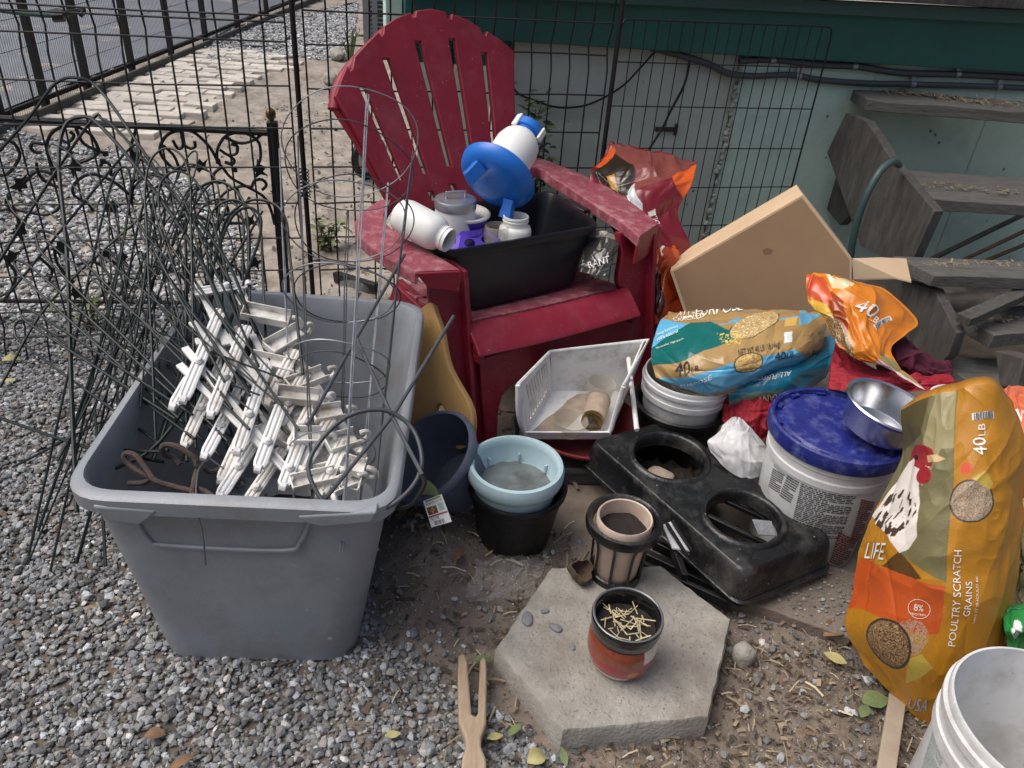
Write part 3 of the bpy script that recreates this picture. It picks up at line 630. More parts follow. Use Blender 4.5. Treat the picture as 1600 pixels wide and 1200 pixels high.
bits('board_litter', [(1520 + 9 * k, 500) for k in range(8)], 3, 60, 12, .255, M_debris, '', '', .016)

# ------------------------------------------------------------------ yard behind the fence
ac = P(602, 84, 0); t = thing('air_conditioner', ac, 'grey louvred air conditioner cabinet behind the top of the chair', 'air conditioner')
MB().box(ac + np.array([.12, .3, .5]), (.34, .1, 0), (-.1, .3, 0), (0, 0, .5)).build('cabinet', M_greybin, t, bev=.01)
m = MB()
fx_, fn_ = unit((.34, .1, 0)), unit((.1, -.34, 0))
for k in range(24): m.box(ac + np.array([.12, .3, 0]) + fn_ * .325 + UP * (.06 + k * .038), fx_ * .34, fn_ * .012 + UP * .008, UP * .006)
m.build('louvre', M_ac, t)
MB().box(ac + np.array([.12, .3, .5]) + fn_ * .33 - fx_ * .3, fx_ * .025, fn_ * .012, UP * .5).build('corner_post', M_ac, t, bev=.003)
hp = [PG(480 * 0 + x * .35, y * .35, .012) for x, y in ((1590, 10), (1450, 45), (1300, 72), (1080, 115), (985, 155), (985, 190), (1080, 207), (1230, 205), (1320, 152), (1420, 143), (1540, 152), (1620, 160))]
tag(MB().tube(cr(hp, 8), .013, 8).build('soaker_hose', M_black), 'black soaker hose looped on the pale gravel past the brick path', 'hose')
def rock(name, p, s, mt, lb, cat, seed, grp=None):
    bm = bmesh.new(); bmesh.ops.create_icosphere(bm, subdivisions=3, radius=1); r = np.random.default_rng(seed); o_ = r.uniform(0, 50, 3)
    for v in bm.verts:
        c = np.array(v.co); f = .75 + .5 * float(fbm(*(c * 1.3 + o_), o=3)); c = np.sign(c) * np.abs(c) ** .8 * f; v.co = Vector(c * np.array(s))
    me = bpy.data.meshes.new(name); bm.to_mesh(me); bm.free(); me.materials.append(mt); o = finish(name, me, sharp=30); o.location = tuple(p); o.rotation_euler = (0, 0, seed); return tag(o, lb, cat, grp)
rock('brick_chunk', PG(525, 84, .05), (.14, .07, .05), M_brick_plain if 'M_brick_plain' in globals() else M_conc, 'pale broken brick by the green blades near the chair back', 'brick', 2)
rock('yard_rock', PG(516, 122, .03), (.1, .06, .045), M_conc, 'rounded pale stone on the dirt left of the chair back', 'rock', 5)
rock('round_rock', PG(1161, 1024, .02), (.024, .022, .03), M_conc, 'pale rounded rock on the dirt right of the hexagonal slab', 'rock', 7)
def blades(name, p, n, h, spread, mt, lb, seed, wd=.02, cat='plant'):
    r = random.Random(seed); t = thing(name, p, lb, cat); m = MB()
    for k in range(n):
        a = r.uniform(0, 6.28); d = np.array([math.cos(a), math.sin(a), 0]); L = h * r.uniform(.6, 1.1); pts = [np.asarray(p) + d * spread * (.2 + q * q * r.uniform(.4, 1.)) + UP * L * q * (1 - .25 * q) for q in (0, .3, .6, .85, 1)]
        sd = np.cross(d, UP); rings = [[q - sd * wd * w_ / 2, q + d * .002, q + sd * wd * w_ / 2, q - d * .002] for q, w_ in zip(pts, (1, .95, .75, .4, .06))]; m.loft(rings)
    m.build('blade', mt, t); return t
blades('iris_plant', PG(548, 100), 9, .42, .12, M_leafg, 'clump of green blade leaves behind the left of the chair back', 3, .03)
def leaf_mesh(m, p, d, nrm, L, wd, curl=.2):
    d = unit(d); sd = unit(np.cross(nrm, d)); nn = unit(np.cross(d, sd)); rows = []
    for q, w_ in ((0, .05), (.2, .7), (.45, 1), (.7, .75), (.9, .3), (1, .04)):
        c = np.asarray(p) + d * L * q - nn * curl * L * (q - .4) ** 2
        rows.append([c - sd * wd * w_ / 2 + nn * curl * wd * .35 * w_, c, c + sd * wd * w_ / 2 + nn * curl * wd * .35 * w_])
    vs = [x for r in rows for x in r]; fs = []
    for i in range(5):
        for j in range(2): fs.append((i * 3 + j, i * 3 + j + 1, i * 3 + j + 4, i * 3 + j + 3))
    m.add(vs, fs)
def bush(name, p, h, rad, n, lf, lb, seed, mt, cat='shrub'):
    r = random.Random(seed); t = thing(name, p, lb, cat); m = MB(); s = MB(); p = np.asarray(p, float)
    tips = []
    for k in range(max(6, n // 40)):
        a = r.uniform(0, 6.28); q = p + np.array([math.cos(a) * rad * r.uniform(.2, .9), math.sin(a) * rad * r.uniform(.2, .9), h * r.uniform(.55, 1)]); mid = (p + q) / 2 + np.array([r.gauss(0, rad * .15), r.gauss(0, rad * .15), h * .08]); c = cr([p + np.array([r.gauss(0, .02), r.gauss(0, .02), 0]), mid, q], 6); s.tube(c, [.006 * (1 - .8 * i / len(c)) for i in range(len(c))], 5); tips.append(c)
    for k in range(n):
        c = r.choice(tips); q = c[int(len(c) * r.uniform(.2, .999))] + np.array([r.gauss(0, rad * .12), r.gauss(0, rad * .12), r.gauss(0, h * .05)]); a = r.uniform(0, 6.28)
        leaf_mesh(m, q, (math.cos(a), math.sin(a), r.uniform(-.5, .6)), (r.gauss(0, .4), r.gauss(0, .4), 1), lf * r.uniform(.6, 1.2), lf * .42, .25)
    s.build('stem', M_bark, t); m.build('foliage', mt, t, sharp=180); return t
sp_ = AO(PO(822, 200, 2.86) @ WE, 2.86, 0); bush('shrub', sp_, PO(822, 118, 2.86)[2], .13, 620, .05, 'dark leafy shrub between the chair back and the pale house wall', 4, M_shrub)
bush('weed', PG(690, 300), .22, .2, 260, .05, 'low leafy weeds on the dirt seen through the gaps of the chair back', 16, M_shrub, 'weed')
bush('weed', PG(512, 392), .16, .09, 110, .045, 'small green weed on the dirt behind the wire fence post', 6, M_leafg, 'weed')
bush('seedling', PG(140, 520), .16, .12, 70, .03, 'thin green weed at the foot of the wire fence by the tote', 8, M_leafg, 'weed')
wp = PG(578, 280); wc = wp + UP * .125
t = thing('cart_wheel', wp, 'small black tyred wheel half hidden behind the left side of the chair', 'wheel'); wax = unit((.8, -.6, 0))
MB().tube([wc + .105 * (math.cos(a) * unit(np.cross(wax, UP)) + math.sin(a) * UP) for a in np.linspace(0, 2 * math.pi, 40, endpoint=False)], .02, 10, closed=True).build('tyre', M_black, t)
MB().lathe([(0, -.012), (.03, -.014), (.085, -.004), (.085, .004), (.03, .014), (0, .012)], wc, wax, 32).build('rim', M_alu, t)
tag(MB().bar(PG(525, 432, .02), PG(590, 452, .02), .03, .045).build('metal_bar', M_iron, bev=.002), 'short black square bar lying on the dirt beyond the tote', 'bar')

# ================================================================== CHAIR
CO = P(722, 688, .045); CA = math.radians(35); CU = np.array([math.cos(CA), math.sin(CA), 0]); CV = np.array([-math.sin(CA), math.cos(CA), 0])
def ch(s, v, z): return np.array([CO[0], CO[1], 0]) + CU * s + CV * v + UP * z
chair = thing('garden_chair', ch(.32, .3, .03), 'dusty dark red plastic slatted garden armchair with a fan shaped back', 'chair')
BK0 = ch(.325, .42, .33); BY = unit(CV * .472 + UP); BNv = np.cross(CU, BY)
def bk(px, py, n=BNv):
    p = PN(px, py, BK0, n) - BK0; return (p @ CU, p @ BY)
bf = frame(BK0, CU, BY)
out = [(632, 352), (600, 292), (560, 216), (522, 152), (531, 126), (541, 104), (546, 112), (549, 108), (552, 90), (572, 68), (590, 51), (594, 58), (597, 54), (598, 42), (616, 30), (639, 21), (643, 29), (647, 27), (648, 18), (671, 15), (694, 20), (698, 30), (703, 31), (704, 23), (728, 32), (749, 45), (752, 55), (757, 57), (759, 50), (782, 65), (801, 81), (802, 150), (805, 240), (806, 300), (806, 345), (720, 350)]
slots = [((564, 137), (626, 282), 7.5, 4), ((601, 93), (663, 272), 8, 5), ((651, 66), (700, 260), 8, 5), ((704, 62), (733, 242), 8, 5), ((755, 84), (770, 229), 7, 4.5), ((670, 300), (678, 314), 6, 6), ((704, 289), (711, 303), 6, 6)]
def wob(L, n=3):
    o = []
    for i in range(len(L)):
        a, b = np.array(L[i]), np.array(L[(i + 1) % len(L)]); o += [tuple(a + (b - a) * k / n) for k in range(n)]
    return o
ols = [[bk(*q) for q in out]]
for (x1, y1), (x2, y2), w1, w2 in slots: ols.append([bk(*q) for q in ((x1 - w1 * .62, y1), (x1 + w1 * .62, y1), (x2 + w2 * .75, y2), (x2 - w2 * .75, y2))])
vs, fs = shape2d(ols, .011, .004)
MB().add([bf(q) for q in vs], fs).build('backrest', M_red, chair, sharp=35)
m = MB()                                           # shallow grooves continuing each gap to the rim, and rolled rim behind
tp = [bk(*q) for q in ((527, 162), (534, 128), (552, 98), (592, 57), (617, 37), (671, 22), (727, 39), (780, 72), (798, 90))]
m.tube([bf((a, b - .012, -.03)) for a, b in cr([np.array(q) for q in tp], 6)], .022, 10)
m.tube([bf((a, b, -.026)) for a, b in (bk(526, 160), bk(564, 220), bk(604, 294), bk(636, 352))], .014, 8); m.tube([bf((a, b, -.026)) for a, b in (bk(799, 90), bk(800, 200), bk(803, 300))], .014, 8)
m.build('back_frame', M_red, chair)
# seat slats
def sprof(L, s0, s1, th=.016, ns=8):
    m = MB(); rings = []
    L = cr([np.array(q) for q in L], 2); nr = []
    for i in range(len(L)):
        d = unit(L[min(i + 1, len(L) - 1)] - L[max(i - 1, 0)]); nr.append(np.array([d[1], -d[0]]))
    for k in range(ns + 1):
        s = s0 + (s1 - s0) * k / ns; sag = -.006 * math.sin(math.pi * k / ns); rings.append([ch(s, q[0], q[1] + sag) for q in L] + [ch(s, q[0] + n_[0] * th, q[1] + n_[1] * th + sag) for q, n_ in list(zip(L, nr))[::-1]])
    return m.loft(rings)
for k, L in enumerate(([(.36, .325), (.50, .305)], [(.216, .348), (.345, .326)], [(.084, .372), (.14, .362), (.200, .351)], [(-.010, .324), (-.002, .334), (.046, .372), (.066, .377)])):
    sprof(L[::-1], .03, .61).build('seat_slat', M_arm if k < 3 else M_red, chair, bev=.003)
# apron with arched opening, on the forward leaning front plane
FNv = np.cross(CU, unit(UP + CV * .2)); FNv = unit(FNv); FY = unit(UP + CV * .2)
F0 = ch(0, 0, 0)
ff = frame(F0, CU, FY)
def fr2(px, py, off=0.):
    p = PN(px, py, F0 + CV * off, FNv) - F0 - CV * off; return (p @ CU, p @ FY)
apo = [(746, 560), (840, 533), (920, 512), (990, 492), (988, 540), (965, 541), (930, 549), (865, 570), (825, 583), (797, 598), (782, 618), (776, 640), (774, 690), (757, 690), (750, 620)]
vs, fs = shape2d([[fr2(*q, -.02) for q in apo]], .011, .004)
MB().add([ff(q) - CV * .02 for q in vs], fs).build('apron', M_red, chair)
def leg(L, th=.05, off=0.):
    vs, fs = shape2d([[fr2(*q) for q in cr([np.array(a) for a in L], 3, True)]], .012, .005)
    return MB().add([ff(q) + CV * off for q in vs], fs)
LL = [(668, 440), (724, 420), (733, 480), (745, 545), (757, 600), (764, 650), (768, 688), (745, 697), (722, 690), (712, 650), (700, 600), (688, 530)]
m = leg(LL, off=.0); m.box(ch(.028, .075, .3), CU * .006, CV * .06, UP * .25 + CV * .05).build('leg', M_red, chair, sharp=35, bev=.002)
LR = [(964, 362), (998, 372), (1031, 350), (1020, 400), (1013, 450), (1009, 520), (1005, 596), (1002, 660), (979, 664), (984, 575), (987, 505), (982, 468), (962, 442), (968, 395)]
m = leg(LR); m.box(ch(.70, .075, .3), CU * .006, CV * .06, UP * .25 + CV * .05).build('leg', M_red, chair, sharp=35, bev=.002)
for s in (.02, .63):
    MB().prism([ch(s, .30, .33), ch(s, .50, .33), ch(s, .66, .03), ch(s, .60, .03), ch(s, .44, .27), ch(s, .3, .27)], CU * .03).build('leg', M_red, chair, bev=.004)
m = MB()
for s in (.045, .6): m.box(ch(s, .25, .318), CU * .01, CV * .26, UP * .02 - CV * 0)
m.build('seat_rail', M_red, chair, bev=.003)
def arm(outer, inner, z0, z1, th=.036):
    n = 26; o = cr([np.array(q, float) for q in outer], 8); i = cr([np.array(q, float) for q in inner], 8); rs = lambda L: [L[int(round(k * (len(L) - 1) / n))] for k in range(n + 1)]
    o, i = rs(o), rs(i); rings = []
    for k in range(n + 1):
        z = z0 + (z1 - z0) * k / n; a, b = P(*o[k], z), P(*i[k], z); w_ = b - a
        rings.append([a - UP * th, a - UP * .006, a + w_ * .04, a + w_ * .96, b - UP * .006, b - UP * th, b - UP * th - w_ * .06, b - UP * .01 - w_ * .1, a + w_ * .1 - UP * .01, a + w_ * .06 - UP * th])
    return MB().loft(rings)
arm([(648, 424), (610, 404), (580, 384), (560, 365), (554, 348), (560, 335), (575, 324), (594, 312)], [(721, 421), (690, 402), (655, 383), (625, 365), (606, 350), (601, 338), (604, 326), (612, 312)], .575, .60).build('armrest', M_arm, chair, sharp=50, bev=.003)
arm([(1030, 348), (980, 310), (923, 277), (876, 258), (846, 247), (824, 247), (800, 252)], [(999, 369), (972, 346), (931, 320), (891, 293), (862, 275), (843, 262), (815, 262)], .58, .64).build('armrest', M_arm, chair, sharp=50, bev=.003)
MB().prism([P(1030, 350, .577), P(999, 370, .577), P(999, 370, .577) - UP * .09, P(1030, 350, .577) - UP * .09], CV * .012).build('arm_front', M_red, chair, bev=.003); MB().prism([P(650, 427, .572), P(720, 424, .572), P(720, 424, .572) - UP * .06, P(672, 427, .572) - UP * .045], CV * .012).build('arm_front', M_red, chair, bev=.003)

# ------------------------------------------------------------------ tub and what is in it
def quadloft(c0, c1, n=7, rad=.05):      # rounded quad ring from 4 corner points
    pass
def rquad(cs, rad, n=6):
    cs = [np.asarray(c, float) for c in cs]; o = []
    for i in range(len(cs)):
        a, b, c = cs[i - 1], cs[i], cs[(i + 1) % len(cs)]; u_, v_ = unit(a - b), unit(c - b); p, q = b + u_ * rad, b + v_ * rad
        for k in range(n + 1):
            t = k / n; o.append((1 - t) ** 2 * p + 2 * t * (1 - t) * b + t * t * q)
    return o
def lerp4(A, B, t): return [np.asarray(a) * (1 - t) + np.asarray(b) * t for a, b in zip(A, B)]
tr = [ch(.005, .155, .575), ch(.535, .15, .575), ch(.585, .47, .575), ch(.02, .46, .575)]; tb_ = [ch(.075, .145, .378), ch(.50, .165, .378), ch(.53, .44, .365), ch(.09, .43, .365)]
def shell(rim, base, rad, th, lip, lipdrop, mat_, name, parent=None, ribs=None, nl=8):
    def inset(Q, d):
        c = sum(Q) / 4; return [q + unit((c - q) * np.array([1, 1, 0])) * d for q in Q]
    rings = []
    rings.append(rquad(inset(base, rad * .3), rad)); 
    for k in range(nl + 1):
        t = k / nl; rings.append(rquad([q + UP * (.006 if k == 0 else 0) for q in lerp4(base, rim, t * .999)], rad))
    L0 = [q - UP * lipdrop for q in rim]
    body = rings; o = inset(rim, -lip)
    extra = [rquad([q - UP * lipdrop for q in inset(rim, -lip * .15)], rad), rquad([q - UP * lipdrop for q in o], rad * 1.15), rquad([q - UP * .004 for q in inset(rim, -lip * 1.05)], rad * 1.15), rquad([q + UP * .001 for q in inset(rim, -lip * .7)], rad * 1.1), rquad([q + UP * .001 for q in inset(rim, th * .3)], rad), rquad([q - UP * .005 for q in inset(rim, th)], rad)]
    rings = rings[:-1] + extra
    for k in range(nl - 1, -1, -1): rings.append(rquad([q + UP * (th if k == 0 else 0) for q in inset(lerp4(base, rim, k / nl), th)], rad))
    return MB().loft(rings).build(name, mat_, parent, sharp=50)
tub = thing('plastic_tub', ch(.3, .3, .37), 'black plastic tub full of feeder parts on the red chair seat', 'tub')
shell(tr, tb_, .05, .006, .016, .02, M_tub, 'tub_body', tub)
MB().box(ch(.59, .33, .57), CU * .018, CV * .06, UP * .006).build('handle', M_black, tub, bev=.003)
VR, VU = R[:, 0], -R[:, 1]
def cyl_px(A, B): return np.asarray(B) - np.asarray(A)
# white bottle lying over the left arm
b0_, b1_ = P(630, 337, .655), P(702, 376, .622); ax = unit(b1_ - b0_); L_ = np.linalg.norm(b1_ - b0_)
t = thing('plastic_bottle', b0_, 'translucent white wide mouth bottle lying open toward the viewer on the left chair arm', 'bottle')
MB().lathe([(r_ * .80, h_) for r_, h_ in [(0, -.022), (.035, -.02), (.055, -.008), (.061, .012), (.0615, L_ * .55), (.06, L_ * .68), (.054, L_ * .78), (.044, L_ * .83), (.041, L_ * .84), (.041, L_ * .9), (.043, L_ * .905), (.043, L_ * .93), (.041, L_ * .935), (.041, L_ * 1.0), (.038, L_ * 1.005), (.034, L_ * .99), (.034, L_ * .84), (.05, L_ * .75), (.054, .02), (0, 0.0)]], b0_, ax, 48).build('bottle_body', M_cream, t, sharp=60)
# blue and white drinker
view = unit(ray(770, 288)); fc = PD(770, 286, 2.22); fax = unit(.46 * view + .89 * (VR * .56 + VU * .83))
t = thing('poultry_drinker', fc, 'upturned poultry drinker with white jar and bright blue spouted dish', 'drinker')
MB().lathe([(0, -.004), (.05, -.006), (.085, -.003), (.100, .004), (.113, .018), (.117, .034), (.112, .04), (.1, .03), (.075, .03), (.06, .032), (0, .033)], fc, fax, 64).build('dish', M_blue, t, sharp=50)
MB().lathe([(.0605, .03), (.066, .045), (.0665, .15), (.06, .175), (.05, .19), (.04, .195), (.04, .212), (0, .214)], fc, fax, 48).build('jar', M_cream, t, sharp=60)
MB().lathe([(0, .236), (.044, .236), (.05, .232), (.05, .208), (.042, .206), (.042, .2)], fc, fax, 40).build('cap', M_blue, t, sharp=50)
i1 = unit(VR - fax * (VR @ fax)); i2 = unit(np.cross(fax, i1))
m = MB()
for a in (-.3, 2.0, 4.1): d = math.cos(a) * i1 + math.sin(a) * i2; m.box(fc + fax * .215 + d * .052, unit(np.cross(fax, d)) * .01, fax * .022, d * .004)
m.build('clip', M_cream, t, bev=.002)
def spout(pa, pb, wa, wb):
    a, b = np.asarray(pa), np.asarray(pb); d = unit(b - a); s1 = unit(np.cross(d, -fax)); s2 = np.cross(s1, d); m = MB(); rings = []
    for q, w_ in ((0, wa), (.3, wa * .95), (.7, wb * .95), (1, wb)): c = a + (b - a) * q; rings.append([c + s1 * w_ * x + s2 * w_ * .8 * y for x, y in ((-1, -1), (1, -1), (1, 1), (-1, 1))])
    for q, w_ in ((1, wb * .82), (.5, wb * .75)): c = a + (b - a) * q; rings.append([c + s1 * w_ * x + s2 * w_ * .8 * y for x, y in ((-1, -1), (1, -1), (1, 1), (-1, 1))])
    m.loft(rings); return m.build('spout', M_blue, t, bev=.002)
onp = lambda px, py, h: PN(px, py, fc - fax * h, fax)
spout(onp(752, 258, .002), onp(731, 279, .045), .02, .019); spout(onp(797, 312, .0), onp(790, 341, .04), .016, .018)
# lidded jar, purple feeder parts, white jar, glass jar
c = P(712, 310, .665); t = thing('lidded_jar', c - UP * .2, 'round jar with a brushed metal lid and square wire handle in the black tub', 'jar')
MB().lathe([(0, -.26), (.055, -.26), (.058, -.25), (.058, -.03), (.054, -.012)], c, UP, 40).build('jar_body', M_cream, t, sharp=60)
lid = MB().lathe([(.060, -.026), (.0605, -.004), (.058, 0), (.05, .002), (0, .003)], c, UP, 56).build('lid', M_alu, t, sharp=40)
h0 = unit(P(730, 309, .665) - c); MB().tube(cr([c - h0 * .028, c - h0 * .027 + UP * .016, c - h0 * .024 + UP * .019, c + h0 * .024 + UP * .019, c + h0 * .028 + UP * .016, c + h0 * .029], 5), .0035, 8).build('handle', M_alu, lid)
c = P(723, 333, .612); t = thing('chick_feeder', c, 'purple feeder ring with a dirty white rim under the metal lidded jar', 'feeder')
MB().lathe([(.062, -.035), (.07, -.03), (.077, -.004), (.074, -.004), (.0, -.02)], c, UP, 56).build('dish', M_purple, t, sharp=50)
MB().lathe([(.077, -.005), (.081, -.002), (.081, .003), (.077, .006), (.073, .005), (.068, -.006), (0, -.007)], c, UP, 56).build('rim', M_whitedirty, t, sharp=50)
c = P(741, 373, .567) + CV * .055; t = thing('chick_feeder', c - UP * .03, 'purple feeder base with round feeding holes in the front of the black tub', 'feeder')
fx2, fy2 = unit(CU * .95 + CV * .1), unit(CV * .95 - CU * .1)
holes = []
rin = [(-.045, -.045), (.045, -.045), (.045, .045), (-.045, .045)]; rout = [(-.085, -.085), (.085, -.085), (.085, .085), (-.085, .085)]
for k in range(4):
    a0, a1_ = np.array(rin[k]), np.array(rin[(k + 1) % 4]); o0, o1 = np.array(rout[k]), np.array(rout[(k + 1) % 4])
    A0, A1, B0, B1 = [c + fx2 * q[0] + fy2 * q[1] + UP * z for q, z in ((a0, .012), (a1_, .012), (o0, -.022), (o1, -.022))]
    W_ = np.linalg.norm(B1 - B0); X = unit(B1 - B0); Y = (A0 + A1) / 2 - (B0 + B1) / 2; H = np.linalg.norm(Y); Y = Y / H; fq = frame((B0 + B1) / 2, X, Y)
    circ = lambda cx, r: [(cx + r * math.cos(a) * 1.1, H * .48 + r * .8 * math.sin(a)) for a in np.linspace(0, 2 * math.pi, 20, endpoint=False)]
    vs, fs = shape2d([[(-W_ / 2, 0), (W_ / 2, 0), (.045, H), (-.045, H)], circ(-.03, .017), circ(.03, .017)], .002)
    holes.append((fq, vs, fs))
m = MB()
for fq, vs, fs in holes: m.add([fq(q) for q in vs], fs)
m.box(c - UP * .027, fx2 * .087, fy2 * .087, UP * .005); m.build('base_body', M_purple, t)
MB().lathe([(.058, .008), (.052, .022), (.046, .022), (.05, .008)], c, UP, 40, closed=True).build('collar', M_purple, t, sharp=50)
c = P(806, 341, .615); t = thing('white_jar', c - UP * .1, 'short white threaded jar without lid at the right of the black tub', 'jar')
MB().lathe([(0, -.2), (.045, -.2), (.048, -.19), (.048, -.035), (.044, -.024), (.037, -.02), (.036, -.008), (.038, -.007), (.038, -.004), (.036, -.003), (.036, .002), (.038, .003), (.037, .008), (.033, .008), (.032, -.01), (.04, -.03), (.043, -.18), (0, -.18)], c, UP, 44).build('jar_body', M_cream, t, sharp=50)
c = P(776, 352, .60); tag(MB().lathe([(0, -.15), (.035, -.15), (.037, -.14), (.037, -.01), (.034, .0), (.031, 0), (.033, -.02), (.033, -.14), (0, -.143)], c, UP, 32, ).build('glass_jar', M_glass, sharp=50), 'ribbed clear jar between the purple base and the white jar', 'jar')
# clear printed bag stuffed between tub and right arm

# ================================================================== PRINTED BAGS
def crgrid(ctrl, nu, nv):
    ctrl = np.asarray(ctrl, float)
    def up(A, n):          # along axis 0
        N = len(A); t = np.linspace(0, N - 1, n); i = np.minimum(t.astype(int), N - 2); f = (t - i)[:, None, None]
        p = np.concatenate([2 * A[:1] - A[1:2], A, 2 * A[-1:] - A[-2:-1]]); a, b, c, d = p[i], p[i + 1], p[i + 2], p[i + 3]
        return .5 * (2 * b + (c - a) * f + (2 * a - 5 * b + 4 * c - d) * f ** 2 + (3 * b - a - 3 * c + d) * f ** 3)
    A = up(ctrl, nv); A = up(A.transpose(1, 0, 2), nu).transpose(1, 0, 2); return A
class Sheet:
    """curved surface from a grid of 3-D control points; printing is placed in its own u, v coordinates"""
    def __init__(s, ctrl, nu, nv, crumple=0., cs=(4, 4), seed=0, fine=0.):
        s.F = crgrid(ctrl, nu, nv); s.nu, s.nv = nu, nv; s.u, s.v = np.meshgrid(np.linspace(0, 1, nu), np.linspace(0, 1, nv)); s.norm()
        if crumple:
            d = np.zeros_like(s.u)
            wu = s.u + .12 * fbm(s.u * 3 + seed, s.v * 3, o=2); wv = s.v + .12 * fbm(s.u * 3, s.v * 3 + seed * 2, o=2)
            for k in range(3):
                q = fbm(wu * cs[0] * .6 * (1.7 ** k) + seed * 7 + k * 3, wv * cs[1] * .6 * (1.7 ** k) + seed * 3.1, o=2); d += (1 - 4 * np.abs(q - .5)) * crumple / 1.8 ** k * (.25 + sst(.42, .62, fbm(s.u * 2.6 + k * 5 + seed, s.v * 2.6 + seed, o=2)))
            rr = np.random.default_rng(seed + 100)
            for k in range(16):
                a = rr.uniform(0, np.pi); x0, y0 = rr.uniform(0, 1, 2); L = rr.uniform(.12, .4); t = (s.u - x0) * np.cos(a) + (s.v - y0) * np.sin(a); e = -(s.u - x0) * np.sin(a) + (s.v - y0) * np.cos(a)
                d += rr.choice((-1, 1)) * crumple * .8 * np.exp(-np.abs(e) / rr.uniform(.012, .05)) * np.exp(-(t / L) ** 2)
            s.F = s.F + s.N * d[..., None]; s.norm()
        s.col = np.ones(s.u.shape + (3,)); s.px = None
    def norm(s):
        du = np.gradient(s.F, axis=1); dv = np.gradient(s.F, axis=0); n = np.cross(du, dv); n /= np.linalg.norm(n, axis=-1, keepdims=True) + 1e-12
        if ((C0 - s.F) * n).sum() < 0: n = -n
        s.N = n
    def uv(s, px, py):     # where on the sheet the photographed point (px, py) lies
        if s.px is None:
            q = (s.F - C0) @ R; s.px = 800 + FPX * q[..., 0] / q[..., 2]; s.py = 600 + FPX * q[..., 1] / q[..., 2]
        k = np.argmin((s.px - px) ** 2 + (s.py - py) ** 2); return s.u.flat[k], s.v.flat[k]
    def pt(s, u, v, off=0.):
        a = np.clip(np.asarray(u) * (s.nu - 1), 0, s.nu - 1.001); b = np.clip(np.asarray(v) * (s.nv - 1), 0, s.nv - 1.001); i = a.astype(int); j = b.astype(int); f = (a - i)[:, None]; g_ = (b - j)[:, None]
        L = lambda A: A[j, i] * (1 - f) * (1 - g_) + A[j, i + 1] * f * (1 - g_) + A[j + 1, i] * (1 - f) * g_ + A[j + 1, i + 1] * f * g_
        return L(s.F) + L(s.N) * off
    def fill(s, rgb, mask=None, var=0.):
        c = np.array(lin(rgb)) if not callable(rgb) else rgb(s)
        if mask is None: s.col[:] = c
        else: s.col[mask] = c if c.ndim == 1 else c[mask]
    def poly(s, L, conv=True): return inpoly(s.u, s.v, [s.uv(*q) for q in L] if conv else L)
    def ell(s, cx, cy, ex, ey):       # centre, end of first half axis, end of second half axis (photo points)
        c = np.array(s.uv(cx, cy)); a = np.array(s.uv(*ex)) - c; b = np.array(s.uv(*ey)) - c; M = np.linalg.inv(np.array([a, b]).T); q = np.stack([s.u - c[0], s.v - c[1]], -1) @ M.T
        return (q ** 2).sum(-1)
    def grain(s, cols, f, seed=0):
        n = vnoise(s.u * f + seed, s.v * f * s.asp + seed * 2); k = np.minimum((n * len(cols) * .999).astype(int), len(cols) - 1)
        r = np.random.default_rng(seed).random(s.u.shape) * .5 + .7
        return np.array([lin(c) for c in cols])[k] * r[..., None]
    asp = 1.6
    def mesh(s, name, mat_, parent=None, thick=None, th0=.003, back=None, backdir=None):
        nu, nv = s.nu, s.nv; V = s.F.reshape(-1, 3); F = gridF(nv, nu); c = s.col.reshape(-1, 3)
        if thick is not None:
            bd = -s.N if backdir is None else np.broadcast_to(np.asarray(backdir, float), s.N.shape)
            B = s.F + bd * (th0 + thick * (np.sin(np.pi * s.u) * np.sin(np.pi * np.clip(s.v * .96 + .02, 0, 1))).clip(0) ** .6)[..., None]; st_ = 4; 
            V = np.concatenate([V, B.reshape(-1, 3)]); n = nu * nv; F2 = gridF(nv, nu, n)[:, ::-1]
            e = np.concatenate([np.arange(nu), np.arange(1, nv) * nu + nu - 1, (nv - 1) * nu + np.arange(nu - 2, -1, -1), np.arange(nv - 2, 0, -1) * nu]); e2 = np.roll(e, -1)
            F = np.concatenate([F, F2, np.stack([e2, e, e + n, e2 + n], 1)]); bc = np.tile(np.array(lin(back)) if back else c.mean(0), (n, 1)); c = np.concatenate([c, bc])
        return mesh_np(name, V, F, mat_, c, parent)
    def text(s, txt, A, B, U, mat_, parent, name='lettering', off=.0026, uvs=False):   # A baseline start, B baseline end, U top of the first letter (photo points)
        v, f = text_geo(txt); a, b, c = [np.array(q if uvs else s.uv(*q)) for q in (A, B, U)]; uv = a + v[:, :1] * (b - a) + v[:, 1:] * (c - a)
        m = MB().add(s.pt(uv[:, 0], uv[:, 1], off), f); return m
def put(ms, name, mat_, parent):
    m = MB()
    for q in ms: m.add(q.v, q.f)
    return m.build(name, mat_, parent, sharp=180)
def barcode(s, A, B, U, seed=0):       # quads across from A to B, height to U
    r = random.Random(seed); a, b, c = [np.array(s.uv(*q)) for q in (A, B, U)]; m = MB(); t = .04
    while t < .95:
        w_ = r.choice((.02, .03, .045)); q = [a + (b - a) * t, a + (b - a) * (t + w_), a + (b - a) * (t + w_) + (c - a), a + (b - a) * t + (c - a)]; q = np.array(q); m.add(s.pt(q[:, 0], q[:, 1], .0013), [(0, 1, 2, 3)]); t += w_ + r.choice((.02, .035))
    return m
def card(s, A, B, U): 
    a, b, c = [np.array(s.uv(*q)) for q in (A, B, U)]; return inpoly(s.u, s.v, [a, b, b + c - a, c])
OLIVE = (112, 108, 74); GOLD = (176, 122, 28); ORNG = (190, 84, 34); YEL = (188, 136, 38)

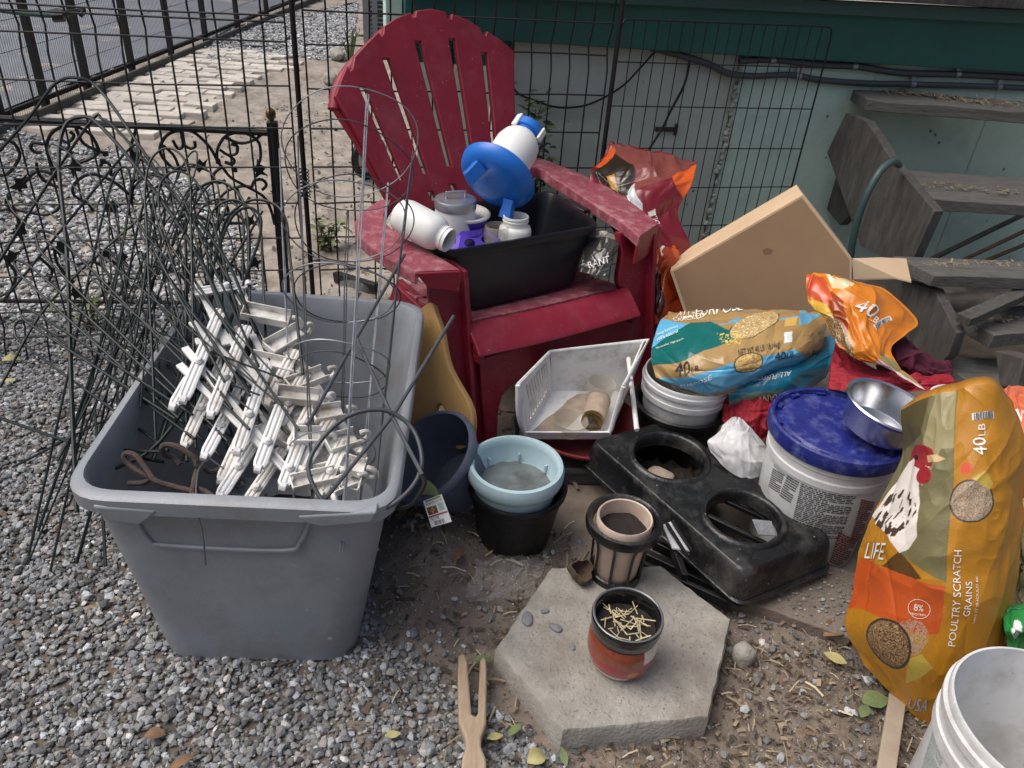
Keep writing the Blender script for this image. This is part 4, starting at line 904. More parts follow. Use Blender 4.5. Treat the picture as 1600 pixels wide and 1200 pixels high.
# ---- poultry scratch bag, standing at the right
b_n = unit((-.50, -.86, .22)); b_p = np.array([.915, 1.045, .0])
def bp(px, py, bul): return PN(px, py, b_p, b_n) - unit(ray(px, py)) * bul
rows = [[(1348, 1034), (1392, 1082), (1456, 1134), (1512, 1112), (1550, 1076)],
        [(1326, 980), (1372, 1004), (1450, 1042), (1522, 1036), (1566, 1010)],
        [(1339, 908), (1386, 928), (1465, 952), (1542, 948), (1583, 925)],
        [(1352, 842), (1400, 852), (1475, 868), (1552, 862), (1593, 845)],
        [(1376, 782), (1424, 782), (1490, 786), (1556, 782), (1598, 770)],
        [(1408, 715), (1446, 708), (1496, 704), (1556, 702), (1598, 700)],
        [(1408, 640), (1452, 620), (1500, 609), (1543, 601), (1578, 632)]]
bul = [[-.02, .0, .01, .0, -.02], [-.03, .05, .08, .06, -.02], [-.05, .05, .1, .07, -.04], [-.06, .05, .1, .06, -.05], [-.06, .03, .075, .05, -.05], [-.06, .01, .045, .03, -.05], [-.06, -.02, .0, .0, -.05]]
sb = Sheet([[bp(*rows[j][i], bul[j][i]) for i in range(5)] for j in range(7)], 300, 520, .0045, (6, 9), 2)
sb.fill(GOLD)
seam = [(1497, 560), (1492, 700), (1487, 800), (1482, 900), (1470, 1010), (1455, 1060)]
sb.fill(OLIVE, sb.poly([(1300, 560)] + [(1494, 600), (1491, 700), (1486, 800), (1479, 912), (1400, 862), (1376, 884), (1340, 900), (1300, 880)]))
sb.fill((150, 142, 104), sb.poly([(1462, 617), (1494, 606), (1491, 700), (1470, 700), (1440, 760), (1440, 700)]))
sb.fill((84, 78, 48), sb.poly([(1380, 600), (1452, 618), (1438, 680), (1412, 705), (1380, 720)]))
sb.fill(GOLD, sb.poly([(1290, 930), (1350, 770), (1392, 830), (1404, 865), (1380, 885), (1345, 872), (1290, 960)]))
sb.fill((88, 60, 26), sb.poly([(1378, 884), (1405, 862), (1440, 905), (1420, 906)]))
sb.fill(ORNG, sb.poly([(1290, 880), (1345, 870), (1376, 886), (1430, 905), (1476, 915), (1468, 990), (1430, 990), (1345, 950), (1320, 950)]))
# hen: white body, red comb and wattle, speckled hackle
hen = [(1395, 760), (1412, 735), (1420, 722), (1440, 700), (1452, 716), (1449, 740), (1436, 752), (1437, 790), (1433, 838), (1420, 858), (1405, 864), (1388, 838), (1368, 820), (1362, 805)]
hm = sb.poly(hen); sb.fill((226, 220, 214), hm)
sp2 = hm & (fbm(sb.u * 55, sb.v * 38, o=2) > .55) & sb.poly([(1350, 830), (1400, 760), (1425, 770), (1432, 800), (1400, 838), (1380, 840)]); sb.fill((70, 54, 44), sp2)
sb.fill((150, 34, 40), sb.poly([(1421, 722), (1424, 705), (1432, 695), (1444, 695), (1456, 702), (1462, 714), (1455, 730), (1448, 728), (1438, 716), (1430, 712)]))
sb.fill((158, 44, 46), sb.poly([(1430, 708), (1446, 706), (1452, 722), (1440, 734), (1428, 728)]))
sb.fill((150, 34, 40), sb.ell(1443, 742, (1455, 740), (1443, 756)) < 1); sb.fill((206, 180, 130), sb.poly([(1448, 712), (1462, 710), (1478, 717), (1464, 722), (1450, 722)]))
sb.fill((40, 24, 20), sb.ell(1431, 715, (1435, 715), (1431, 719)) < 1)
# bowls of grain
bowl = [((1519, 782), (1552, 776), (1519, 815)), ]
e_ = sb.ell(1518, 782, (1553, 780), (1518, 817)); sb.fill((64, 60, 54), e_ < 1.0); sb.fill(lambda s: s.grain([(150, 132, 108), (176, 158, 134), (128, 110, 92)], 190, 3), e_ < .84)
sb.fill((186, 160, 70), sb.poly([(1518, 748), (1540, 735), (1552, 755), (1546, 766), (1522, 750)]))
e_ = sb.ell(1382, 1004, (1420, 1034), (1404, 974)); sb.fill((52, 50, 46), e_ < 1.); sb.fill(lambda s: s.grain([(110, 84, 58), (146, 118, 84), (84, 62, 44), (168, 142, 106)], 150, 4), e_ < .82)
e_ = sb.ell(1424, 995, (1450, 995), (1424, 1024)); sb.fill((168, 150, 132), (e_ < 1) & (vnoise(sb.u * 240, sb.v * 380) > .45) & (sb.ell(1382, 1004, (1420, 1034), (1404, 974)) > 1))
sb.fill((178, 158, 70), sb.poly([(1422, 1030), (1440, 1022), (1458, 1044), (1440, 1058), (1415, 1068)]))
sb.fill((236, 236, 236), card(sb, (1519, 657), (1553, 654), (1519, 646)))
sb.fill((206, 84, 52), sb.ell(1510, 732, (1520, 731), (1510, 741)) < 1)
bag = thing('feed_bag', (.98, 1.15, 0), 'tall gold and olive printed feed bag with a white hen, standing at the right', 'feed bag')
sb.mesh('bag_body', M_bag, bag, .20, .004, (150, 104, 40), unit((.5, .86, -.05)))
T = lambda *a: sb.text(*a, None, None)
put([T('40', (1541, 711), (1538, 683), (1521, 711)), T('LB', (1539, 681), (1538, 662), (1528, 681)), T('POULTRY SCRATCH', (1492, 1009), (1502, 859), (1481, 1008)), T('GRAINS', (1514, 962), (1518, 908), (1504, 961)),
     T('8%', (1429, 953), (1443, 955), (1430, 943)), T('PROTEIN', (1424, 960), (1447, 962), (1424, 956)), T('LIFE', (1352, 872), (1381, 875), (1358, 848)), T('LIKE IT SHOULD BE', (1522, 972), (1527, 900), (1519, 972))], 'lettering', M_whiteink, bag)
put([barcode(sb, (1520, 657), (1552, 654), (1520, 646), 3)], 'barcode', M_ink, bag)
ring = MB(); th = np.linspace(0, 2 * np.pi, 40); c_ = np.array(sb.uv(1437, 951)); ex, ey = np.array(sb.uv(1454, 953)) - c_, np.array(sb.uv(1437, 936)) - c_
o1 = np.array([c_ + ex * math.cos(a) + ey * math.sin(a) for a in th]); o2 = np.array([c_ + ex * .95 * math.cos(a) + ey * .95 * math.sin(a) for a in th]); vs = list(sb.pt(o1[:, 0], o1[:, 1], .0012)) + list(sb.pt(o2[:, 0], o2[:, 1], .0012)); ring.add(vs, [(i, i + 1, 41 + i, 40 + i) for i in range(39)])
put([ring], 'print_ring', M_whiteink, bag)
put([sb.text('USA', (1419, 1104), (1448, 1110), (1423, 1090), None, None)], 'origin_mark', mat('pale_blue_ink', (150, 172, 200), .5, .05, 10, 0), bag)

# ---- all-purpose bag lying over the white bucket
def dgrid(rows, deps): return [[PD(*q, d) for q, d in zip(r, dr)] for r, dr in zip(rows, deps)]
rA = [[(1026, 590), (1075, 604), (1120, 608), (1180, 590), (1240, 572), (1262, 560)],
      [(1018, 560), (1070, 580), (1125, 582), (1190, 568), (1250, 552), (1282, 545)],
      [(1022, 530), (1072, 545), (1130, 546), (1195, 536), (1252, 526), (1288, 520)],
      [(1034, 502), (1082, 512), (1135, 514), (1200, 508), (1255, 504), (1288, 500)],
      [(1046, 491), (1090, 486), (1150, 484), (1205, 486), (1258, 486), (1278, 490)]]
dA = [[2.18, 2.13, 2.12, 2.13, 2.15, 2.2], [2.2, 2.10, 2.07, 2.08, 2.10, 2.18], [2.25, 2.13, 2.09, 2.10, 2.13, 2.2], [2.3, 2.2, 2.16, 2.17, 2.2, 2.25], [2.36, 2.3, 2.28, 2.28, 2.3, 2.34]]
sa = Sheet(dgrid(rA, dA), 300, 190, .005, (9, 4), 5); sa.asp = .5
BLU = (92, 172, 212); TEAL = (20, 98, 96); TAN = (164, 134, 86)
sa.fill(TAN)
sa.fill(BLU, sa.poly([(1000, 470), (1300, 470), (1300, 480), (1230, 500), (1150, 497), (1130, 508), (1110, 502), (1080, 505), (1040, 530), (1000, 540)]))
sa.fill((138, 128, 112), sa.poly([(1110, 470), (1300, 470), (1300, 492), (1250, 490), (1200, 492), (1130, 486)]))
sa.fill(TEAL, sa.poly([(1000, 540), (1040, 528), (1080, 504), (1110, 502), (1160, 520), (1140, 534), (1100, 548), (1000, 578)]))
sa.fill(BLU, sa.poly([(1000, 620), (1030, 592), (1060, 590), (1100, 582), (1140, 568), (1180, 560), (1245, 545), (1262, 548), (1260, 575), (1180, 600), (1100, 620)]))
sa.fill(TAN, sa.poly([(1244, 506), (1290, 490), (1290, 560), (1262, 566), (1244, 548)])); sa.fill(BLU, sa.poly([(1250, 484), (1282, 490), (1262, 506), (1248, 508)]))
e_ = sa.ell(1180, 505, (1218, 494), (1178, 526)); up_ = sa.poly([(1138, 512), (1218, 490), (1216, 512), (1200, 524), (1160, 529), (1140, 518)])
sa.fill((74, 68, 58), (e_ < 1.05) & up_); sa.fill(lambda s: s.grain([(206, 180, 124), (180, 148, 96), (224, 204, 160)], 170, 7), (e_ < .9))
e_ = sa.ell(1170, 567, (1192, 562), (1170, 581)); sa.fill((70, 66, 58), e_ < 1.1); sa.fill(lambda s: s.grain([(206, 176, 112), (176, 140, 84)], 170, 8), e_ < .9)
sa.fill((214, 190, 80), sa.poly([(1120, 520), (1156, 520), (1160, 538), (1130, 540)]) & (vnoise(sa.u * 170, sa.v * 80) > .6)); sa.fill((206, 170, 92), sa.poly([(1228, 497), (1246, 495), (1244, 508), (1226, 510)]))
sa.fill((214, 224, 228), card(sa, (1225, 536), (1238, 535), (1225, 519)))
bgA = thing('feed_bag', PD(1150, 560, 2.15), 'blue, teal and tan printed feed bag slumped flat over the white bucket', 'feed bag')
sa.mesh('bag_body', M_bagshiny, bgA, .10, .004, (140, 120, 84), unit((.05, .5, -.85)))
T = lambda *a: sa.text(*a, None, None)
put([T('40', (1056, 587), (1078, 584), (1057, 568)), T('LB', (1080, 582), (1091, 580), (1081, 574)), T('NET WT 40 LB (18.14kg)', (1154, 557), (1219, 542), (1153, 547)), T('40', (1210, 563), (1227, 559), (1210, 551)), T('LB', (1229, 559), (1240, 556), (1229, 552))], 'lettering', M_ink, bgA)
put([T('PURPOSE', (1064, 606), (1112, 592), (1063, 600)), T('ALL-PURPOSE', (1056, 497), (1160, 486), (1060, 485)), T('CRACKED', (1052, 502), (1102, 495), (1051, 497)), T('Energy Supplement', (1028, 525), (1060, 512), (1027, 521)), T('100% natural', (1028, 533), (1060, 520), (1027, 530)), T('Non-Fortified  High Starch', (1026, 546), (1068, 531), (1025, 543))], 'white_lettering', M_whiteink, bgA)

# ---- second blue bag under it, upside down print
rB = [[(1140, 640), (1180, 640), (1230, 630), (1290, 590)], [(1138, 610), (1180, 612), (1235, 600), (1298, 570)], [(1140, 575), (1190, 580), (1240, 566), (1304, 548)], [(1160, 550), (1200, 552), (1250, 540), (1306, 522)]]
sB = Sheet(dgrid(rB, [[2.2] * 4, [2.16, 2.13, 2.12, 2.18], [2.2, 2.16, 2.15, 2.2], [2.26] * 4]), 120, 90, .006, (4, 3), 9)
sB.fill((30, 112, 142)); sB.fill((96, 130, 120), sB.poly([(1130, 660), (1130, 628), (1180, 612), (1225, 608), (1235, 640)])); sB.fill((58, 150, 190), sB.poly([(1292, 510), (1310, 515), (1300, 590), (1286, 590), (1296, 550)])); sB.fill((120, 104, 64), sB.poly([(1170, 660), (1178, 620), (1225, 614), (1235, 650)]))
bgB = thing('feed_bag', PD(1220, 620, 2.25), 'blue feed bag with upside down print, squashed under the slumped bag', 'feed bag')
sB.mesh('bag_body', M_bagshiny, bgB, .08, .004, (40, 90, 110), unit((.1, .6, -.6)))
put([sB.text('VIBRANT', (1240, 608), (1184, 618), (1239, 620), None, None), sB.text('ALL-PURPOSE', (1236, 580), (1178, 590), (1235, 587), None, None)], 'lettering', M_whiteink, bgB)

# ---- crumpled orange bag
rC = [[(1330, 560), (1372, 566), (1410, 590), (1446, 612)], [(1300, 520), (1342, 545), (1374, 556), (1392, 552)], [(1285, 490), (1326, 500), (1362, 510), (1412, 524)], [(1266, 466), (1310, 470), (1366, 478), (1432, 500)], [(1260, 434), (1310, 445), (1352, 455), (1392, 458)], [(1264, 430), (1288, 434), (1310, 436), (1345, 444)]]
sC = Sheet(dgrid(rC, [[2.0, 1.97, 1.94, 1.92], [2.04, 1.98, 1.96, 1.98], [2.06, 2.0, 2.0, 2.04], [2.08, 2.02, 2.03, 2.08], [2.1, 2.06, 2.06, 2.1], [2.13, 2.12, 2.12, 2.14]]), 200, 200, .012, (4, 4), 13)
sC.fill((204, 120, 26)); sC.fill((150, 62, 22), sC.poly([(1300, 455), (1318, 470), (1350, 560), (1372, 580), (1330, 580), (1312, 510), (1290, 470)]))
sC.fill(lambda s: s.grain([(120, 92, 56), (92, 66, 40), (176, 150, 100)], 120, 3), sC.poly([(1290, 500), (1300, 492), (1318, 510), (1334, 545), (1340, 572), (1318, 560), (1296, 525)])); sC.fill((206, 166, 50), sC.poly([(1258, 468), (1290, 472), (1302, 492), (1286, 500), (1266, 486)]))
sC.fill((196, 78, 36), sC.poly([(1250, 425), (1282, 432), (1300, 465), (1292, 476), (1262, 462)])); sC.fill((200, 190, 150), sC.poly([(1290, 425), (1325, 436), (1318, 452), (1300, 450)])); sC.fill((150, 148, 140), sC.poly([(1400, 552), (1440, 500), (1444, 512), (1404, 560)]))
sC.fill((206, 186, 180), sC.poly([(1372, 560), (1450, 610), (1460, 625), (1430, 612), (1390, 590), (1365, 572)])); sC.fill((130, 124, 80), sC.poly([(1378, 548), (1400, 566), (1440, 600), (1452, 616), (1400, 580), (1376, 560)]))
sC.fill((226, 226, 226), card(sC, (1365, 509), (1391, 493), (1370, 517)))
bgC = thing('feed_bag', PD(1330, 560, 2.0), 'empty crumpled orange feed bag folded over beside the cardboard box', 'feed bag')
sC.mesh('bag_body', M_bagshiny, bgC, .06, .003, (150, 96, 34), unit((.3, .8, -.3)))
put([sC.text('40', (1333, 484), (1361, 498), (1343, 467), None, None), sC.text('LB', (1357, 499), (1369, 506), (1362, 490), None, None)], 'lettering', M_whiteink, bgC)
put([barcode(sC, (1366, 509), (1391, 494), (1370, 516), 5)], 'barcode', M_ink, bgC)

# ---- torn red bag behind the chair
rD = [[(1010, 470), (1030, 440), (1060, 420), (1078, 400)], [(960, 360), (1005, 375), (1045, 390), (1075, 375)], [(930, 320), (985, 335), (1025, 340), (1055, 330)], [(924, 275), (978, 300), (1020, 300), (1078, 290)], [(936, 252), (990, 262), (1040, 275), (1088, 262)], [(955, 228), (985, 230), (1035, 245), (1088, 255)]]
sD = Sheet(dgrid(rD, [[2.60] * 4, [2.62, 2.58, 2.56, 2.60], [2.64, 2.58, 2.56, 2.60], [2.66, 2.6, 2.56, 2.6], [2.7, 2.63, 2.6, 2.62], [2.76, 2.74, 2.72, 2.7]]), 200, 200, .010, (4, 4), 17)
sD.fill((116, 22, 36)); sD.fill((128, 70, 66), sD.poly([(950, 222), (1090, 248), (1086, 262), (1052, 276), (1010, 290), (990, 300), (992, 262), (960, 240)])); sD.fill((44, 36, 28), sD.poly([(925, 272), (958, 238), (990, 258), (992, 280), (982, 308), (960, 300)]))
sD.fill((206, 90, 32), sD.poly([(1050, 275), (1090, 256), (1086, 285), (1068, 312), (1058, 295)])); sD.fill((206, 90, 32), sD.poly([(930, 262), (955, 226), (962, 234), (938, 262)])); sD.fill((176, 130, 60), sD.poly([(948, 276), (960, 272), (966, 298), (956, 296)])); sD.fill((190, 196, 200), sD.poly([(980, 308), (992, 286), (1004, 318), (1004, 332), (990, 325)]))
sD.fill((196, 192, 180), card(sD, (1012, 332), (1024, 326), (1014, 340)))
bgD = thing('feed_bag', PD(1020, 420, 2.66), 'torn dark red feed bag with orange corners standing behind the right chair arm', 'feed bag')
sD.mesh('bag_body', M_bagshiny, bgD, .16, .004, (110, 40, 36), unit((-.1, .9, -.2)))
put([sD.text('40', (1024, 353), (1030, 335 + 24), (1034, 350), None, None)] if 0 else [sD.text('40LB', (1036, 358), (1022, 330), (1027, 360), None, None)], 'lettering', M_whiteink, bgD)
# rust-orange bag under it
rE = [[(1008, 520), (1030, 525), (1060, 520)], [(1010, 480), (1035, 486), (1070, 470)], [(1016, 440), (1034, 440), (1066, 436)], [(1018, 405), (1038, 395), (1052, 400)], [(1022, 380), (1038, 378), (1048, 384)]]
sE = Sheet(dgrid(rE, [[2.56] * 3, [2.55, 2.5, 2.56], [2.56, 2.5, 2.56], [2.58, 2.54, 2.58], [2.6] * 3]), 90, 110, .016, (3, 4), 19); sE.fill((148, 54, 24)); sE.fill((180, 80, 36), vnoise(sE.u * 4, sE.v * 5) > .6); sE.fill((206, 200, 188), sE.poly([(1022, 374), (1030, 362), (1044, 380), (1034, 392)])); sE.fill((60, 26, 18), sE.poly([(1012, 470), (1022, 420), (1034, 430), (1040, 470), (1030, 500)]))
bgE = thing('feed_bag', PD(1035, 520, 2.58), 'rust orange crumpled bag squeezed between the chair leg and the box', 'feed bag'); sE.mesh('bag_body', M_bagshiny, bgE, .1, .004, (120, 50, 26), unit((0, .9, -.2)))

# ---- bags at the right edge behind the hen bag
rF = [[(1565, 1010), (1600, 1030), (1655, 1030)], [(1560, 760), (1600, 780), (1660, 780)], [(1565, 700), (1605, 700), (1670, 700)], [(1562, 640), (1610, 640), (1670, 650)], [(1558, 612), (1600, 622), (1660, 630)]]
sF = Sheet(dgrid(rF, [[1.72] * 3, [1.66] * 3, [1.64, 1.6, 1.64], [1.66, 1.63, 1.66], [1.7] * 3]), 90, 90, .008, (3, 3), 23); sF.fill((206, 104, 70))
bgF = thing('feed_bag', PD(1610, 780, 1.68), 'coral orange feed bag showing only its edge behind the hen bag', 'feed bag'); sF.mesh('bag_body', M_bag, bgF, .1, .004, (190, 100, 70), unit((.2, .9, 0)))
put([sF.text('VIBRANT', (1592, 660), (1660, 668), (1588, 640), None, None)], 'lettering', M_whiteink, bgF)
rG = [[(1580, 1165), (1612, 1170), (1680, 1165)], [(1575, 960), (1610, 965), (1680, 960)], [(1582, 900), (1612, 900), (1680, 900)], [(1586, 850), (1612, 850), (1680, 850)], [(1585, 800), (1612, 790), (1680, 790)]]
sG = Sheet(dgrid(rG, [[1.55] * 3, [1.58] * 3, [1.57, 1.54, 1.57], [1.58, 1.55, 1.58], [1.62] * 3]), 90, 90, .006, (3, 3), 29); sG.fill((150, 150, 104)); sG.fill((206, 100, 80), sG.poly([(1585, 800), (1700, 780), (1700, 835), (1590, 830)])); sG.fill((70, 70, 60), sG.ell(1608, 930, (1640, 925), (1608, 948)) < 1); sG.fill(lambda s: s.grain([(180, 168, 140), (150, 136, 104)], 120, 3), sG.ell(1608, 930, (1640, 925), (1608, 948)) < .8)
bgG = thing('feed_bag', PD(1620, 965, 1.6), 'olive yellow printed bag at the right edge between the hen bag and the green bag', 'feed bag'); sG.mesh('bag_body', M_bag, bgG, .1, .004, (150, 140, 100), unit((.2, .9, 0)))
put([sG.text('NET WT', (1589, 895), (1593, 850), (1600, 893), None, None)], 'lettering', M_ink, bgG)
rH = [[(1578, 1120), (1605, 1125), (1655, 1125)], [(1573, 1008), (1600, 1012), (1660, 1020)], [(1570, 985), (1600, 985), (1660, 990)], [(1568, 962), (1600, 954), (1660, 950)]]
sH = Sheet(dgrid(rH, [[1.5] * 3, [1.5] * 3, [1.48, 1.46, 1.48], [1.5] * 3]), 80, 60, .005, (3, 2), 31); sH.fill((44, 138, 70)); sH.fill((226, 232, 226), sH.ell(1589, 985, (1597, 985), (1589, 996)) < 1)
bgH = thing('seed_bag', PD(1610, 1010, 1.5), 'bright green bag corner with a round white mark above the white bucket rim', 'bag'); sH.mesh('bag_body', M_bagshiny, bgH, .05, .004, (40, 120, 60), unit((.2, .9, 0)))
put([sH.text('75', (1583, 990), (1596, 990), (1583, 980), None, None)], 'lettering', M_ink, bgH)

def disc_rough(c, r, amp, seed, n=26, rings=12):
    m = MB(); vs = [np.asarray(c, float)]; 
    for i in range(1, rings + 1):
        for k in range(n): a = 2 * math.pi * k / n; q = c + r * i / rings * np.array([math.cos(a), math.sin(a), 0]); vs.append(q + UP * amp * (float(fbm(q[0] * 70 + seed, q[1] * 70, o=3)) - .5) * 2)
    fs = [(0, 1 + k, 1 + (k + 1) % n) for k in range(n)]
    for i in range(rings - 1):
        for k in range(n): a = 1 + i * n + k; b = 1 + i * n + (k + 1) % n; fs.append((a, b, b + n, a + n))
    return m.add(vs, fs)

# ================================================================== GREY TOTE AND ITS CONTENTS
tz = .48
TR = [P(108, 764, tz), P(608, 787, tz), P(655, 477, tz), P(316, 452, tz)]
fb0, fb1 = P(252, 1032, .0), P(556, 1035, .0); ld = np.array([-.07, .60, 0])
TB = [fb0, fb1, fb1 + ld, fb0 + ld]
tote = thing('storage_tote', (TB[0] + TB[2]) / 2, 'large open grey plastic tote full of wire and white fencing on the gravel', 'tote')
shell(TR, TB, .075, .007, .026, .034, M_tote, 'tote_body', tote, nl=12)
fn = unit(np.cross(TR[1] - TR[0], TB[0] - TR[0])); fn = fn if fn @ (C0 - TR[0]) > 0 else -fn
fp_ = lambda px, py, off=.0: PN(px, py, (TR[0] + TR[1]) / 2 - UP * .03, fn) + fn * off
for L in ([(152, 776), (252, 784), (240, 797), (224, 806), (178, 800)], [(468, 792), (592, 786), (584, 802), (506, 809), (482, 803)]):
    MB().prism([fp_(*q, -.004) for q in L], fn * .028).build('rim_skirt', M_tote, tote, bev=.004)
MB().tube(cr([fp_(*q, .0) for q in ((205, 800), (232, 842), (262, 852), (440, 860), (470, 846), (486, 806))], 5), .0045, 8).build('handle_recess', M_tote, tote)
MB().tube([P(250, 487, tz) * 0 + q for q in cr([PN(330, 515, TR[3] - UP * .07, fn) - fn * 0, PN(440, 508, TR[3] - UP * .07, fn), PN(545, 517, TR[2] - UP * .07 - fn * 0.03, fn)], 6)], .008, 8).build('inner_ledge', M_tote, tote)
tag(disc_rough(np.array([(TB[0] + TB[2])[0] / 2, (TB[0] + TB[2])[1] / 2, .03]), .2, .02, 41, 36, 12).build('tote_dirt', M_soil), None, None, None, 'stuff')
# white folding fence: pickets and rails in one leaning plane
w0, w1, w2 = PD(400, 765, 1.47), PD(340, 450, 1.80), PD(585, 700, 1.60); wn = unit(np.cross(w1 - w0, w2 - w0)); wn = wn if wn @ (C0 - w0) > 0 else -wn
wp_ = lambda x, y, off=0.: PN(x * .35, 400 + y * .35, w0, wn) + wn * off
wf = thing('folding_fence', w0, 'front white plastic folding garden fence with ridged pickets, leaning in the grey tote', 'folding fence')
def rail(A, B, off, wd=.016, th=.008, nm='rail', mt=M_white, parent=wf):
    return MB().bar(wp_(*A, off), wp_(*B, off), wd, th, wn).build(nm, mt, parent, bev=.0015)
for A, B in (((800, 485), (1340, 1020)), ((825, 410), (1290, 970)), ((855, 295), (1275, 700)), ((880, 115), (1010, 400)), ((1000, 330), (1350, 830))): rail(A, B, .0)
def picket(A, B, off, wd=.026, parent=wf, mt=M_white):
    a, b = wp_(*A, off), wp_(*B, off); d = unit(b - a); sd = unit(np.cross(d, wn)); L = np.linalg.norm(b - a)
    prof = [(-.5, 0), (-.5, .5), (-.32, .62), (-.2, .35), (-.06, .6), (.06, .6), (.2, .35), (.32, .62), (.5, .5), (.5, 0)]; th = .012
    rg = lambda q, k: [a + d * L * q + sd * wd * x * k + wn * th * y for x, y in prof]
    m = MB().loft([rg(0, .8), rg(.02, 1), rg(.93, 1), rg(1.0, .8)])
    m.lathe([(.006, -.007), (.009, -.006), (.009, .006), (.006, .007), (.003, .004)], b + d * .004 + wn * .004, sd, 12); m.lathe([(0, 0), (.008, 0), (.009, .004), (.005, .01), (0, .011)], a + d * L * .62 + wn * .007, wn, 12)
    o = m.build('picket', mt, parent, sharp=30); return o
for A, B in (((988, 262), (822, 660)), ((1100, 335), (945, 725)), ((1190, 505), (1062, 890)), ((1255, 690), (1155, 965)), ((1335, 860), (1265, 1045)), ((868, 185), (1100, 150))): picket(A, B, .012)
picket((1040, 100), (1095, 225), .0); rail((870, 370), (1060, 330), -.012, .02, .01)
wg = thing('folding_fence', w0 - wn * .04, 'stained back white folding fence of channel pieces and hooks, deeper in the tote', 'folding fence')
rail((1140, 330), (1400, 1010), -.02, .018, .008, parent=wg, mt=M_whitedirty); rail((1240, 300), (1560, 900), -.035, .02, .008, parent=wg, mt=M_whitedirty); rail((1340, 400), (1640, 850), -.05, .018, .008, parent=wg, mt=M_whitedirty); rail((1060, 250), (1440, 1060), -.045, .02, .008, parent=wg, mt=M_whitedirty)
def channel(A, B, wd, off, hook=True):
    a, b = wp_(*A, off), wp_(*B, off); d = unit(b - a); sd = unit(np.cross(d, wn)); L = np.linalg.norm(b - a)
    m = MB().box((a + b) / 2, d * L / 2, sd * wd / 2, wn * .0018); 
    for s in (-1, 1): m.box((a + b) / 2 + sd * wd / 2 * s + wn * .008, d * L / 2, sd * .0016, wn * .010)
    m.box(a + wn * .006, d * .0018, sd * wd / 2, wn * .008)
    if hook: c = b + d * .012; m.tube([c + .016 * (math.cos(t) * d + math.sin(t) * wn) for t in np.linspace(-2.4, 1.9, 14)], [.006] * 14, 6)
    return m.build('channel', M_whitedirty, wg, bev=.001)
for A, B, wd, off in (((1085, 270), (1290, 310), .040, .012), ((1200, 430), (1350, 345), .040, .004), ((1120, 460), (1340, 510), .034, -.004), ((1290, 590), (1450, 530), .034, .0), ((1235, 640), (1420, 660), .034, .012), ((1310, 830), (1430, 830), .036, .012), ((1400, 720), (1530, 700), .036, .0), ((1460, 860), (1590, 820), .038, .004), ((1520, 930), (1620, 960), .034, .0), ((1200, 760), (1330, 820), .034, -.02), ((1150, 700), (1300, 740), .03, -.04), ((1300, 1035), (1500, 990), .03, .006), ((1180, 500), (1290, 470), .03, -.03), ((1250, 560), (1370, 600), .03, -.035), ((1330, 700), (1450, 620), .032, -.025), ((1390, 800), (1500, 780), .03, -.03), ((1350, 930), (1460, 880), .034, -.02), ((1480, 1040), (1580, 1000), .03, -.005), ((1430, 930), (1480, 1060), .034, -.01), ((1560, 1040), (1600, 900), .034, -.01)): channel(A, B, wd, off)
wh = thing('folding_fence', w0 - wn * .02, 'middle white folding fence crossing under the front pickets in the grey tote', 'folding fence')
fr_ = random.Random(8)
for k in range(6):
    x0, y0 = 960 + 62 * k + fr_.uniform(-25, 25), 330 + 105 * k + fr_.uniform(-25, 25); L = fr_.uniform(330, 430); a = math.radians(fr_.uniform(112, 124)); picket((x0, y0), (x0 + L * math.cos(a), y0 + L * math.sin(a)), -.018 - .006 * (k % 2), .024, wh, M_whitedirty if k % 2 else M_white)
for k in range(5):
    x0, y0 = 930 + 70 * k + fr_.uniform(-20, 20), 300 + 25 * k + fr_.uniform(-30, 30); L = fr_.uniform(640, 760) - 40 * k; a = math.radians(fr_.uniform(50, 57)); rail((x0, y0), (x0 + L * math.cos(a), y0 + L * math.sin(a)), -.028 - .004 * k, .019, .009, parent=wh, mt=M_whitedirty if k > 2 else M_white)
for k in range(8):
    x0, y0 = 1130 + 34 * k + fr_.uniform(-15, 15), 300 + 55 * k + fr_.uniform(-20, 20); L = fr_.uniform(420, 560) - 22 * k; a = math.radians(fr_.uniform(52, 64)); rail((x0, y0), (x0 + L * math.cos(a), y0 + L * math.sin(a)), -.012 - .004 * (k % 4), .026, .01, parent=wg, mt=M_whitedirty if k % 3 else M_white)
for k in range(5):
    x0, y0 = 1330 + 50 * k + fr_.uniform(-20, 20), 420 + 105 * k + fr_.uniform(-20, 20); a = math.radians(fr_.uniform(112, 130)); picket((x0, y0), (x0 + 260 * math.cos(a), y0 + 260 * math.sin(a)), .004, .026, wg, M_whitedirty)
# green plant hoops
GH = 'green wire plant hoops bristling out of the grey tote'
LBH = 'dark green wire hoop among the bundle sticking out of the grey tote'
def hoop(pts, r, lb=LBH, mt=M_green_stake, n=7):
    o = MB().tube(cr([PD(*q) for q in pts], n), r, 7).build('plant_hoop', mt); return tag(o, lb, 'plant hoop', GH if lb == LBH else None)
hoop([(-60, 300, 2.05), (40, 190, 2.05), (85, 132, 2.05), (122, 122, 2.05), (160, 145, 2.05), (240, 260, 1.98), (330, 390, 1.85), (420, 560, 1.7), (440, 700, 1.62)], .0042, 'widest green wire hoop, its arch topping all others at upper left')
hoop([(120, 800, 1.62), (112, 620, 1.72), (105, 400, 1.85), (92, 260, 1.95), (100, 200, 1.98), (125, 183, 1.98), (155, 195, 1.97), (220, 270, 1.9), (310, 400, 1.8), (380, 560, 1.68)], .005, 'thick green hoop arching over the top rail of the scrolled iron panel')
hoop([(-20, 440, 1.95), (60, 310, 1.98), (142, 190, 2.0), (160, 186, 2.0), (185, 205, 1.98), (260, 290, 1.9), (350, 400, 1.8), (400, 520, 1.72)], .0038)
